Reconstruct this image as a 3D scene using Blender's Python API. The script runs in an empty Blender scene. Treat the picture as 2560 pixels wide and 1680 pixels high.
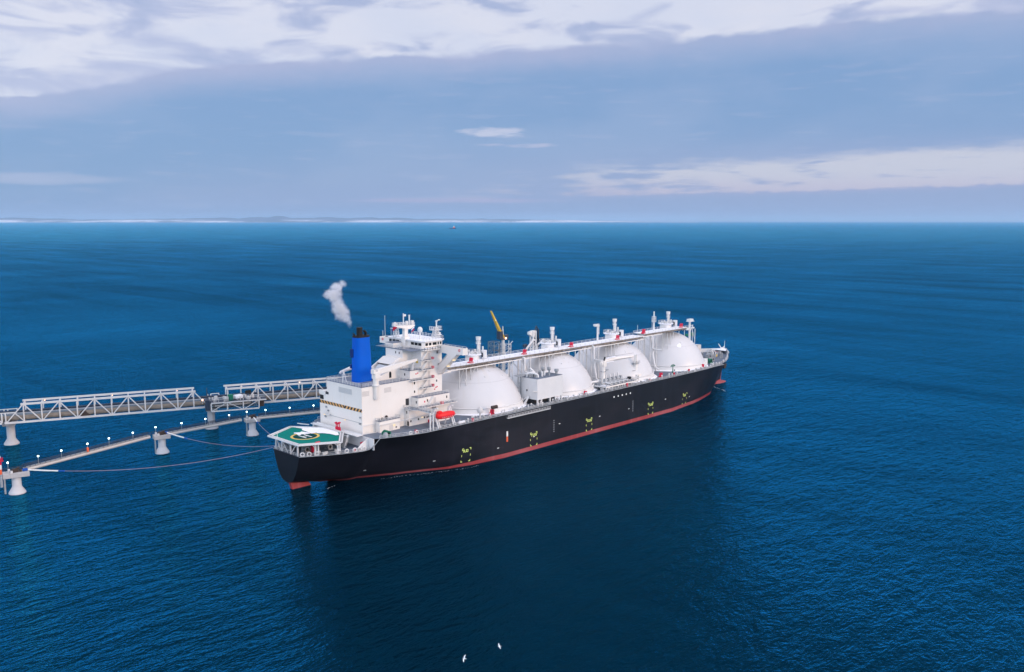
import bpy, bmesh, math, random
from mathutils import Vector, Matrix, noise as mnoise
random.seed(7)
R = math.radians
scn = bpy.context.scene
COL = scn.collection
PI = math.pi

# ------------------------------------------------------------------ camera
# world frame = ship frame: X to the bow, Y to port, Z up, water at z = 0, transom at X = 0
FWD = R(44.062)
cam_d = bpy.data.cameras.new('camera'); cam = bpy.data.objects.new('camera', cam_d); COL.objects.link(cam)
cam.location = (-153.31, -254.58, 90.6)
cam.rotation_euler = (R(90 - 7.51), 0, FWD - R(90))
cam_d.sensor_width = 36.0; cam_d.lens = 30.69
cam_d.clip_start = 1.0; cam_d.clip_end = 400000.0
scn.camera = cam
scn.render.resolution_x, scn.render.resolution_y = 1024, 672

# ------------------------------------------------------------------ sun, exposure
SUN = Vector((0.34, -0.90, 0.235)).normalized()
SUN_EL = math.asin(SUN.z); SUN_AZ = math.atan2(SUN.x, SUN.y)
sd = bpy.data.lights.new('sun', 'SUN'); sd.energy = 1.38; sd.angle = R(14); sd.color = (1.0, 0.66, 0.42)
so = bpy.data.objects.new('sun', sd); COL.objects.link(so)
so.rotation_euler = SUN.to_track_quat('Z', 'Y').to_euler(); so.location = (0, -400, 300)
scn.view_settings.view_transform = 'Standard'; scn.view_settings.look = 'None'
scn.view_settings.exposure = 0.0; scn.view_settings.gamma = 1.0
scn.view_settings.use_curve_mapping = False
scn.cycles.use_denoising = True
scn.cycles.max_bounces = 8; scn.cycles.volume_bounces = 4
scn.cycles.sample_clamp_indirect = 8

# ------------------------------------------------------------------ node helpers
class NT:
    def __init__(s, tree): s.t = tree; s.n = tree.nodes; s.l = tree.links
    def new(s, typ, **kw):
        n = s.n.new(typ)
        for k, v in kw.items(): setattr(n, k, v)
        return n
    def put(s, sock, v):
        if v is None: return
        if isinstance(v, bpy.types.NodeSocket): s.l.new(v, sock)
        elif isinstance(v, bpy.types.Node): s.l.new(v.outputs[0], sock)
        else:
            if sock.type == 'RGBA' and len(v) == 3: v = (*v, 1)
            sock.default_value = v
    def math(s, op, a, b=None, c=None, clamp=False):
        n = s.new('ShaderNodeMath', operation=op, use_clamp=clamp)
        s.put(n.inputs[0], a); s.put(n.inputs[1], b)
        if c is not None: s.put(n.inputs[2], c)
        return n.outputs[0]
    def vmath(s, op, a, b=None):
        n = s.new('ShaderNodeVectorMath', operation=op)
        s.put(n.inputs[0], a); s.put(n.inputs[1], b)
        return n
    def sstep(s, x, lo, hi, t0=0.0, t1=1.0):
        n = s.new('ShaderNodeMapRange', interpolation_type='SMOOTHSTEP')
        s.put(n.inputs['Value'], x); s.put(n.inputs['From Min'], lo); s.put(n.inputs['From Max'], hi)
        n.inputs['To Min'].default_value = t0; n.inputs['To Max'].default_value = t1
        return n.outputs[0]
    def lin(s, x, lo, hi, t0, t1, clamp=True):
        n = s.new('ShaderNodeMapRange', interpolation_type='LINEAR', clamp=clamp)
        s.put(n.inputs['Value'], x)
        for k, v in zip(('From Min', 'From Max', 'To Min', 'To Max'), (lo, hi, t0, t1)): n.inputs[k].default_value = v
        return n.outputs[0]
    def noise(s, vec, scale, detail=3.0, rough=0.5, dist=0.0):
        n = s.new('ShaderNodeTexNoise'); s.put(n.inputs['Vector'], vec)
        n.inputs['Scale'].default_value = scale; n.inputs['Detail'].default_value = detail
        n.inputs['Roughness'].default_value = rough; n.inputs['Distortion'].default_value = dist
        return n.outputs[0]
    def mapping(s, vec, loc=(0, 0, 0), rot=(0, 0, 0), scale=(1, 1, 1)):
        n = s.new('ShaderNodeMapping'); s.put(n.inputs[0], vec)
        n.inputs[1].default_value = loc; n.inputs[2].default_value = rot; n.inputs[3].default_value = scale
        return n.outputs[0]
    def mix(s, f, a, b, blend='MIX'):
        n = s.new('ShaderNodeMix', data_type='RGBA', blend_type=blend)
        s.put(n.inputs[0], f); s.put(n.inputs[6], a); s.put(n.inputs[7], b)
        return n.outputs[2]
    def comb(s, x, y, z):
        n = s.new('ShaderNodeCombineXYZ'); s.put(n.inputs[0], x); s.put(n.inputs[1], y); s.put(n.inputs[2], z)
        return n.outputs[0]
    def curve(s, x, pts, x0, x1, y0, y1):
        """piecewise curve through pts (x, y), real units"""
        u = s.lin(x, x0, x1, 0, 1)
        n = s.new('ShaderNodeFloatCurve'); s.put(n.inputs['Value'], u); n.inputs['Factor'].default_value = 1
        cm = n.mapping; c = cm.curves[0]
        P = sorted(((px - x0) / (x1 - x0), (py - y0) / (y1 - y0)) for px, py in pts)
        while len(c.points) > 2: c.points.remove(c.points[1])
        c.points[0].location = P[0]; c.points[1].location = P[-1]
        for q in P[1:-1]: c.points.new(*q)
        cm.update()
        return s.lin(n.outputs[0], 0, 1, y0, y1, clamp=False)

# ------------------------------------------------------------------ sky
def build_world():
    w = bpy.data.worlds.new('World'); scn.world = w; w.use_nodes = True
    t = NT(w.node_tree); t.n.clear()
    out = t.new('ShaderNodeOutputWorld'); bg = t.new('ShaderNodeBackground'); t.l.new(bg.outputs[0], out.inputs[0])
    bg.inputs[1].default_value = 0.1
    sky = t.new('ShaderNodeTexSky'); sky.sky_type = 'NISHITA'; sky.sun_disc = False
    sky.sun_elevation = SUN_EL; sky.sun_rotation = SUN_AZ; sky.altitude = 0; sky.air_density = 1.0; sky.dust_density = 1.0; sky.ozone_density = 2.0
    tc = t.new('ShaderNodeTexCoord')
    D0 = t.vmath('NORMALIZE', tc.outputs['Generated']).outputs[0]
    D = t.mapping(D0, rot=(0, 0, -FWD))                       # compass bearing measured from the ship-to-coast direction
    sx = t.new('ShaderNodeSeparateXYZ'); t.l.new(D, sx.inputs[0])
    DEG = 180 / PI
    az = t.math('MULTIPLY', t.math('ARCTAN2', sx.outputs[1], sx.outputs[0]), DEG)
    el = t.math('MULTIPLY', t.math('ARCSINE', sx.outputs[2]), DEG)
    P = t.comb(az, el, 0.0)
    # --- edge of the big cloud bank
    edge = t.curve(az, [(90, 4), (45, 5.4), (29.7, 6.8), (26.5, 7.3), (24.5, 7.8), (22.6, 8.45), (20.7, 8.95), (17, 9.38), (13.4, 9.75), (9.2, 10.1), (3.8, 10.4), (0, 10.7),
                        (-5.4, 10.95), (-8.1, 11.05), (-11.8, 11.25), (-15.9, 11.4), (-19.6, 11.6), (-23.1, 11.66), (-29.4, 11.4), (-45, 10), (-90, 7)], -90, 90, 0, 20)
    n_edge = t.noise(t.mapping(P, scale=(1, 1.9, 1)), 0.55, 4, 0.5)
    edge_n = t.math('ADD', edge, t.math('MULTIPLY', t.math('SUBTRACT', n_edge, 0.5), 0.75))
    depth = t.math('SUBTRACT', edge_n, el)                    # degrees below the edge
    soft = t.lin(t.noise(t.mapping(P, loc=(3, 1, 0), scale=(1, 1, 1)), 0.22, 2), 0.35, 0.65, 0.12, 0.55)
    bank = t.sstep(depth, t.math('MULTIPLY', soft, -0.5), soft)
    # --- colours (radiance / 0.1)
    def c(r, g, b, k=10.0): return (r * k, g * k, b * k)
    streak = t.noise(t.mapping(P, loc=(7, 0, 2), scale=(0.35, 2.6, 1)), 0.9, 5, 0.55)
    big = t.noise(t.mapping(P, loc=(1, 4, 6), scale=(0.5, 1.2, 1)), 0.16, 4, 0.55)
    hi_col = t.mix(t.sstep(big, 0.35, 0.65), c(0.72, 0.76, 0.92), c(0.80, 0.81, 0.93))
    under = t.mix(t.sstep(depth, 0.0, 2.2), c(0.45, 0.50, 0.735), c(0.235, 0.385, 0.665))
    under = t.mix(t.sstep(depth, 4.6, 9.0), under, c(0.31, 0.42, 0.69))
    under = t.mix(t.math('MULTIPLY', t.sstep(big, 0.42, 0.66), 0.55), under, c(0.33, 0.45, 0.71))
    under = t.mix(t.math('MULTIPLY', t.sstep(streak, 0.54, 0.72), 0.30), under, c(0.42, 0.50, 0.74))
    azr = t.sstep(az, 12, -26)                                # pale pink air low on the right
    under = t.mix(t.math('MULTIPLY', t.math('MULTIPLY', azr, t.sstep(el, 5.5, 2.2)), 0.55), under, c(0.40, 0.43, 0.68))
    # --- loose fragments above the edge
    frag_n = t.noise(t.mapping(P, loc=(2.2, 7.1, 3), rot=(0, 0, 0.10), scale=(0.34, 1.15, 1)), 0.55, 6, 0.5, 0.5)
    above = t.math('MULTIPLY', depth, -1)
    cover = t.curve(az, [(90, .64), (40, .63), (29, .62), (24, .60), (18, .575), (11, .52), (4, .47), (0, .50), (-4, .51), (-9, .49), (-15, .43), (-20, .53), (-26, .57), (-40, .55), (-90, .55)], -90, 90, 0, 1)
    hi_cover = t.math('MULTIPLY', t.sstep(el, 14.0, 24, 0.0, 0.30), t.math('MULTIPLY', t.sstep(az, 24, 4), t.sstep(el, 60, 44)))
    thr = t.math('SUBTRACT', 1.02, t.math('ADD', cover, hi_cover))
    near_edge = t.sstep(above, 2.4, 0.4, 0.0, 0.035)
    frag = t.sstep(t.math('ADD', frag_n, near_edge), t.math('SUBTRACT', thr, 0.03), t.math('ADD', thr, 0.15))
    frag_col = t.mix(t.sstep(frag_n, 0.5, 0.72), c(0.52, 0.57, 0.80), c(0.40, 0.48, 0.73))
    up = t.mix(t.math('MULTIPLY', frag, 0.9), hi_col, frag_col)
    col = t.mix(bank, up, under)
    # --- pale band near the horizon on the right
    pu = t.curve(az, [(90, 2.6), (20, 2.6), (-2.6, 3.1), (-4.4, 3.45), (-8.2, 3.72), (-13.6, 3.85), (-20, 4.05), (-24, 4.3), (-30, 4.4), (-50, 5), (-90, 6)], -90, 90, 0, 8)
    pl = t.curve(az, [(90, .8), (20, .9), (9.8, 1.05), (4.7, 1.2), (-1.6, 1.27), (-4, 1.35), (-7.2, 1.54), (-12, 1.64), (-17, 1.7), (-21, 1.8), (-26, 1.9), (-30, 2.0), (-50, 2.2), (-90, 2.5)], -90, 90, 0, 8)
    nb = t.noise(t.mapping(P, loc=(5, 2, 9), scale=(0.25, 1.5, 1)), 1.1, 6, 0.6)
    nbk = t.math('MULTIPLY', t.math('SUBTRACT', nb, 0.5), 1.5)
    npuff = t.math('MULTIPLY', t.math('SUBTRACT', t.noise(t.mapping(P, scale=(1, 1.6, 1)), 1.1, 4, 0.6), 0.5), 0.55)
    bandu = t.sstep(t.math('ADD', t.math('SUBTRACT', pu, el), nbk), -0.25, 0.65)
    bandl = t.sstep(t.math('ADD', t.math('SUBTRACT', el, pl), npuff), -0.02, 0.22)
    streaks = t.sstep(t.math('ADD', streak, t.sstep(az, 4, -26, -0.05, 0.22)), 0.42, 0.66)
    bandf = t.math('MULTIPLY', t.math('MULTIPLY', bandu, bandl), t.math('MULTIPLY', streaks, t.sstep(az, 9, -12)))
    bcol = t.mix(t.sstep(el, 1.0, 3.2), c(0.60, 0.53, 0.70), c(0.66, 0.67, 0.79))
    col = t.mix(t.math('MULTIPLY', bandf, 0.93), col, bcol)
    # faint pink streaks and bright gaps
    def spot(a, e, ra, re, k, colr, w):
        x = t.math('DIVIDE', t.math('SUBTRACT', az, a), ra); y = t.math('DIVIDE', t.math('SUBTRACT', el, e), re)
        d = t.math('ADD', t.math('MULTIPLY', x, x), t.math('MULTIPLY', y, y))
        d = t.math('ADD', d, t.math('MULTIPLY', t.math('SUBTRACT', nb, 0.5), w))
        return t.mix(t.math('MULTIPLY', t.sstep(d, 1.0, 0.0), k), col, colr)
    col = spot(0.9, 5.62, 2.9, 0.36, 0.95, c(0.60, 0.64, 0.83), 5.0)
    col = spot(-0.6, 4.78, 2.6, 0.17, 0.7, c(0.56, 0.58, 0.79), 5.0)
    col = spot(29.5, 2.4, 7.0, 0.42, 0.7, c(0.46, 0.53, 0.76), 1.2)
    col = spot(3.5, 1.3, 8.0, 0.20, 0.6, c(0.52, 0.48, 0.72), 1.5)
    # low bank right above the sea
    lowk = t.math('MULTIPLY', t.sstep(t.math('ADD', t.math('SUBTRACT', pl, el), npuff), -0.05, 0.25), 0.55)
    col = t.mix(lowk, col, c(0.285, 0.405, 0.675))
    # brighter, warmer cloud around the hidden sun, behind the camera
    dt = t.vmath('DOT_PRODUCT', D0, tuple(SUN)).outputs['Value']
    glow = t.math('POWER', t.math('MAXIMUM', dt, 0.0), 5.0)
    col = t.mix(glow, col, t.mix(1.0, col, c(0.62, 0.40, 0.22), 'ADD'))
    # the overcast is thinner and brighter overhead and behind the camera
    back = t.math('MULTIPLY', t.sstep(t.math('ABSOLUTE', az), 42, 95), t.sstep(el, 75, 30))
    col = t.mix(t.math('MULTIPLY', back, 0.85), col, t.mix(t.sstep(big, 0.35, 0.65), c(1.75, 1.90, 2.25), c(2.10, 2.20, 2.50)))
    col = t.mix(t.sstep(el, 38, 62, 0.0, 0.85), col, c(1.12, 1.12, 1.30))
    # a little of the clear-air sky behind the clouds
    col = t.mix(0.12, col, sky.outputs[0])
    # below the horizon: dull sea tone
    col = t.mix(t.sstep(el, -0.05, -0.6), col, c(0.05, 0.16, 0.32))
    t.l.new(col, bg.inputs[0])
build_world()

# ------------------------------------------------------------------ materials
def newmat(name):
    m = bpy.data.materials.new(name); m.use_nodes = True
    t = NT(m.node_tree); t.n.clear()
    out = t.new('ShaderNodeOutputMaterial')
    return m, t, out

def paint(name, col, rough=0.5, wear=0.06, wear_scale=0.25, stain=None, stain_k=0.0, metal=0.0, bump=0.0, spec=0.3):
    """painted steel: base colour, slight mottling, optional vertical run-off stains"""
    m, t, out = newmat(name)
    b = t.new('ShaderNodeBsdfPrincipled'); t.l.new(b.outputs[0], out.inputs[0])
    g = t.new('ShaderNodeNewGeometry')
    n1 = t.noise(g.outputs['Position'], wear_scale, 5, 0.6)
    k = t.lin(n1, 0.25, 0.75, 1 - wear, 1 + wear)
    c = t.mix(1.0, (*col, 1), t.comb(k, k, k), 'MULTIPLY')
    if stain:
        n2 = t.noise(t.mapping(g.outputs['Position'], scale=(1.2, 1.2, 0.10)), 0.9, 4, 0.6)
        n3 = t.noise(g.outputs['Position'], 0.11, 2)
        f = t.math('MULTIPLY', t.math('MULTIPLY', t.sstep(n2, 0.56, 0.76), t.sstep(n3, 0.4, 0.62)), stain_k)
        c = t.mix(f, c, (*stain, 1))
    t.l.new(c, b.inputs['Base Color'])
    r = t.lin(n1, 0.3, 0.7, rough - 0.06, rough + 0.08); t.l.new(r, b.inputs['Roughness'])
    b.inputs['Metallic'].default_value = metal; b.inputs['Specular IOR Level'].default_value = spec
    if bump:
        bn = t.new('ShaderNodeBump'); bn.inputs['Strength'].default_value = bump; bn.inputs['Distance'].default_value = 0.05
        t.l.new(t.noise(g.outputs['Position'], 0.5, 3), bn.inputs['Height']); t.l.new(bn.outputs[0], b.inputs['Normal'])
    return m

def emit(name, col, k):
    m, t, out = newmat(name)
    e = t.new('ShaderNodeEmission'); e.inputs[0].default_value = (*col, 1); e.inputs[1].default_value = k
    t.l.new(e.outputs[0], out.inputs[0]); return m

def hull_mat(name, base, light, red=False):
    m, t, out = newmat(name)
    b = t.new('ShaderNodeBsdfPrincipled'); t.l.new(b.outputs[0], out.inputs[0])
    g = t.new('ShaderNodeNewGeometry'); pos = g.outputs['Position']
    sp = t.new('ShaderNodeSeparateXYZ'); t.l.new(pos, sp.inputs[0])
    big = t.noise(t.mapping(pos, scale=(0.35, 0.35, 0.8)), 0.09, 4, 0.55)
    runs = t.noise(t.mapping(pos, scale=(1, 1, 0.05)), 0.35, 4, 0.6)
    f = t.math('ADD', t.math('MULTIPLY', t.sstep(big, 0.42, 0.66), 0.6), t.math('MULTIPLY', t.sstep(runs, 0.52, 0.75), 0.4))
    c = t.mix(f, (*base, 1), (*light, 1))
    # repainted rectangular patches and vertical plate seams
    br = t.new('ShaderNodeTexBrick'); t.l.new(t.mapping(t.comb(sp.outputs[0], sp.outputs[2], 0.0), loc=(3, 1.5, 0)), br.inputs['Vector'])
    br.inputs['Scale'].default_value = 1.0; br.inputs['Brick Width'].default_value = 17; br.inputs['Row Height'].default_value = 4.6; br.inputs['Mortar Size'].default_value = 0.05
    br.inputs['Color1'].default_value = (0, 0, 0, 1); br.inputs['Color2'].default_value = (1, 1, 1, 1); br.inputs['Mortar'].default_value = (0.3, 0.3, 0.3, 1)
    br.offset = 0.5
    c = t.mix(t.math('MULTIPLY', br.outputs[0], 0.28), c, (*light, 1))
    # pale rubbing scars
    sc = t.noise(t.mapping(pos, rot=(0, 0.12, 0), scale=(0.12, 1, 1.1)), 0.8, 5, 0.65)
    c = t.mix(t.math('MULTIPLY', t.sstep(sc, 0.64, 0.78), 0.35), c, tuple(min(1, 3.2 * v + 0.02) for v in light) + (1,))
    t.l.new(c, b.inputs['Base Color'])
    t.l.new(t.lin(big, 0.3, 0.7, 0.40, 0.58), b.inputs['Roughness']); b.inputs['Specular IOR Level'].default_value = 0.26
    bn = t.new('ShaderNodeBump'); bn.inputs['Strength'].default_value = 0.25; bn.inputs['Distance'].default_value = 0.12
    t.l.new(t.noise(t.mapping(pos, scale=(1, 1, 0.6)), 0.45, 3), bn.inputs['Height']); t.l.new(bn.outputs[0], b.inputs['Normal'])
    return m

M = {}
M['hull'] = hull_mat('hull_black', (0.004, 0.0045, 0.007), (0.017, 0.0155, 0.024))
M['boot'] = hull_mat('antifouling_red', (0.30, 0.035, 0.035), (0.42, 0.12, 0.13))
M['cream'] = paint('cream_white_paint', (0.80, 0.755, 0.71), 0.45, 0.035, 0.15, (0.62, 0.47, 0.30), 0.45)
M['white'] = paint('white_paint', (0.70, 0.695, 0.695), 0.4, 0.04, 0.3, (0.6, 0.5, 0.38), 0.3)
M['deck'] = paint('deck_grey_blue', (0.125, 0.155, 0.205), 0.55, 0.35, 0.22, (0.35, 0.38, 0.44), 0.5)
M['deck2'] = paint('roof_grey_blue', (0.17, 0.20, 0.26), 0.55, 0.3, 0.35)
M['steel'] = paint('dull_steel', (0.30, 0.32, 0.34), 0.5, 0.25, 0.8)
M['dark'] = paint('dark_grey_paint', (0.03, 0.033, 0.04), 0.5, 0.25, 0.6)
M['black'] = paint('soot_black', (0.012, 0.011, 0.011), 0.6, 0.25, 0.6)
M['glass'] = paint('dark_window_glass', (0.012, 0.016, 0.02), 0.12, 0.1, 0.5)
M['red'] = paint('signal_red_paint', (0.62, 0.012, 0.055), 0.4, 0.1, 0.8)
M['orange'] = paint('lifeboat_red', (0.85, 0.018, 0.02), 0.35, 0.06, 0.8)
M['green'] = paint('helideck_green', (0.0, 0.19, 0.155), 0.8, 0.10, 0.5, spec=0.08)
M['dgreen'] = paint('helideck_dark_green', (0.0, 0.055, 0.052), 0.8, 0.1, 0.5, spec=0.08)
M['wgreen'] = paint('winch_green', (0.01, 0.16, 0.10), 0.45, 0.15, 0.8)
M['yellow'] = paint('marking_yellow', (0.72, 0.48, 0.10), 0.5, 0.12, 0.8)
M['cyan'] = paint('crane_yellow', (0.66, 0.44, 0.07), 0.45, 0.15, 0.5)
M['snow'] = paint('snow', (0.88, 0.89, 0.93), 0.8, 0.03, 0.6, bump=0.5)
M['blue'] = paint('funnel_blue', (0.0, 0.10, 0.55), 0.55, 0.06, 0.2, spec=0.12)
M['dblue'] = paint('dark_blue', (0.0, 0.02, 0.14), 0.4, 0.1, 0.5)
M['conc'] = paint('pale_concrete', (0.56, 0.56, 0.58), 0.75, 0.10, 0.3, (0.40, 0.37, 0.33), 0.4)
M['concd'] = paint('grey_concrete', (0.44, 0.43, 0.43), 0.8, 0.14, 0.4, (0.3, 0.27, 0.24), 0.5)
M['truss'] = paint('pale_grey_steel', (0.60, 0.60, 0.60), 0.45, 0.08, 0.4, (0.45, 0.38, 0.3), 0.3)
M['tube'] = paint('cream_grey_steel', (0.55, 0.52, 0.49), 0.45, 0.08, 0.3, (0.42, 0.34, 0.26), 0.3)
M['pipeA'] = paint('lagged_pipe_beige', (0.20, 0.17, 0.14), 0.5, 0.35, 0.35)
M['pipeB'] = paint('lagged_pipe_grey', (0.12, 0.16, 0.20), 0.4, 0.25, 0.4)
M['pipeC'] = paint('dark_pipe', (0.03, 0.045, 0.075), 0.4, 0.3, 0.4)
M['rust'] = paint('rusty_pipe_gear', (0.24, 0.20, 0.17), 0.7, 0.75, 0.6, (0.45, 0.26, 0.10), 0.8)
M['louver'] = paint('louvre_grey', (0.60, 0.575, 0.56), 0.5, 0.05, 0.8)
M['louver2'] = paint('louvre_cool_grey', (0.56, 0.57, 0.58), 0.5, 0.05, 0.8)
M['ylime'] = paint('tug_mark_yellow_green', (0.72, 0.85, 0.22), 0.5, 0.1, 1.0)
M['wpaint'] = paint('pale_mark', (0.75, 0.75, 0.72), 0.5, 0.1, 1.0)
M['ored'] = paint('draught_board_orange', (0.75, 0.13, 0.05), 0.5, 0.08, 1.0)
M['rope'] = paint('mooring_rope', (0.34, 0.26, 0.34), 0.8, 0.25, 1.0)
M['rblue'] = paint('rope_sleeve_blue', (0.0, 0.07, 0.36), 0.6, 0.1, 1.0)
M['brown'] = paint('brown_black_rubber', (0.05, 0.035, 0.03), 0.7, 0.2, 1.0)
M['lampw'] = emit('lamp_white', (0.86, 1.0, 1.0), 7.0)
M['lampr'] = emit('lamp_sodium', (1.0, 0.50, 0.28), 6.0)
M['lampy'] = emit('lamp_warm', (1.0, 0.80, 0.52), 1.1)

def hazard_mat():
    m, t, out = newmat('hazard_stripes')
    b = t.new('ShaderNodeBsdfPrincipled'); t.l.new(b.outputs[0], out.inputs[0])
    g = t.new('ShaderNodeNewGeometry'); sp = t.new('ShaderNodeSeparateXYZ'); t.l.new(g.outputs['Position'], sp.inputs[0])
    ay = t.math('ABSOLUTE', t.math('ADD', sp.outputs[1], 0.3))
    u = t.math('MULTIPLY', t.math('SUBTRACT', ay, t.math('MULTIPLY', sp.outputs[2], 0.75)), 1 / 1.85)
    fr = t.math('FRACT', t.math('ADD', u, 40.2))
    k = t.sstep(fr, 0.49, 0.52)
    t.l.new(t.mix(k, (0.012, 0.012, 0.014, 1), (0.74, 0.40, 0.13, 1)), b.inputs['Base Color'])
    b.inputs['Roughness'].default_value = 0.5
    return m
M['hazard'] = hazard_mat()

def dome_mat():
    """white tank cover: panel seams, faint streaks, rust runs near the crown"""
    m, t, out = newmat('tank_cover_white')
    b = t.new('ShaderNodeBsdfPrincipled'); t.l.new(b.outputs[0], out.inputs[0])
    tc = t.new('ShaderNodeTexCoord'); sp = t.new('ShaderNodeSeparateXYZ'); t.l.new(tc.outputs['Object'], sp.inputs[0])
    ang = t.math('ARCTAN2', sp.outputs[1], sp.outputs[0])
    rad = t.math('SQRT', t.math('ADD', t.math('MULTIPLY', sp.outputs[0], sp.outputs[0]), t.math('MULTIPLY', sp.outputs[1], sp.outputs[1])))
    oi = t.new('ShaderNodeObjectInfo')
    g = t.new('ShaderNodeNewGeometry')
    n1 = t.noise(g.outputs['Position'], 0.08, 5, 0.55)
    runs = t.noise(t.comb(t.math('MULTIPLY', ang, 9.0), t.math('MULTIPLY', sp.outputs[2], 0.12), t.math('MULTIPLY', oi.outputs['Random'], 30.0)), 1.0, 5, 0.6)
    c = t.mix(t.sstep(n1, 0.35, 0.68), (0.645, 0.635, 0.645, 1), (0.60, 0.60, 0.615, 1))
    c = t.mix(t.math('MULTIPLY', t.sstep(runs, 0.5, 0.72), t.sstep(rad, 20.5, 8, 0.10, 0.32)), c, (0.60, 0.545, 0.45, 1))
    c = t.mix(t.math('MULTIPLY', t.sstep(runs, 0.56, 0.72), t.sstep(rad, 10.5, 6.0, 0.0, 0.75)), c, (0.50, 0.36, 0.18, 1))
    # horizontal weld seam and meridian seams
    zz = t.math('ABSOLUTE', t.math('SUBTRACT', sp.outputs[2], 11.2)); s1 = t.sstep(zz, 0.16, 0.04)
    fr = t.math('ABSOLUTE', t.math('SUBTRACT', t.math('FRACT', t.math('MULTIPLY', ang, 24 / (2 * PI))), 0.5)); s2 = t.sstep(fr, 0.010, 0.002)
    seam = t.math('MAXIMUM', t.math('MULTIPLY', s1, 0.30), t.math('MULTIPLY', s2, 0.10))
    c = t.mix(seam, c, (0.35, 0.34, 0.36, 1))
    t.l.new(c, b.inputs['Base Color'])
    t.l.new(t.lin(n1, 0.3, 0.7, 0.26, 0.38), b.inputs['Roughness'])
    bn = t.new('ShaderNodeBump'); bn.inputs['Strength'].default_value = 0.18; bn.inputs['Distance'].default_value = 0.2
    t.l.new(t.noise(g.outputs['Position'], 0.3, 3), bn.inputs['Height']); t.l.new(bn.outputs[0], b.inputs['Normal'])
    return m
M['dome'] = dome_mat()

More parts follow.
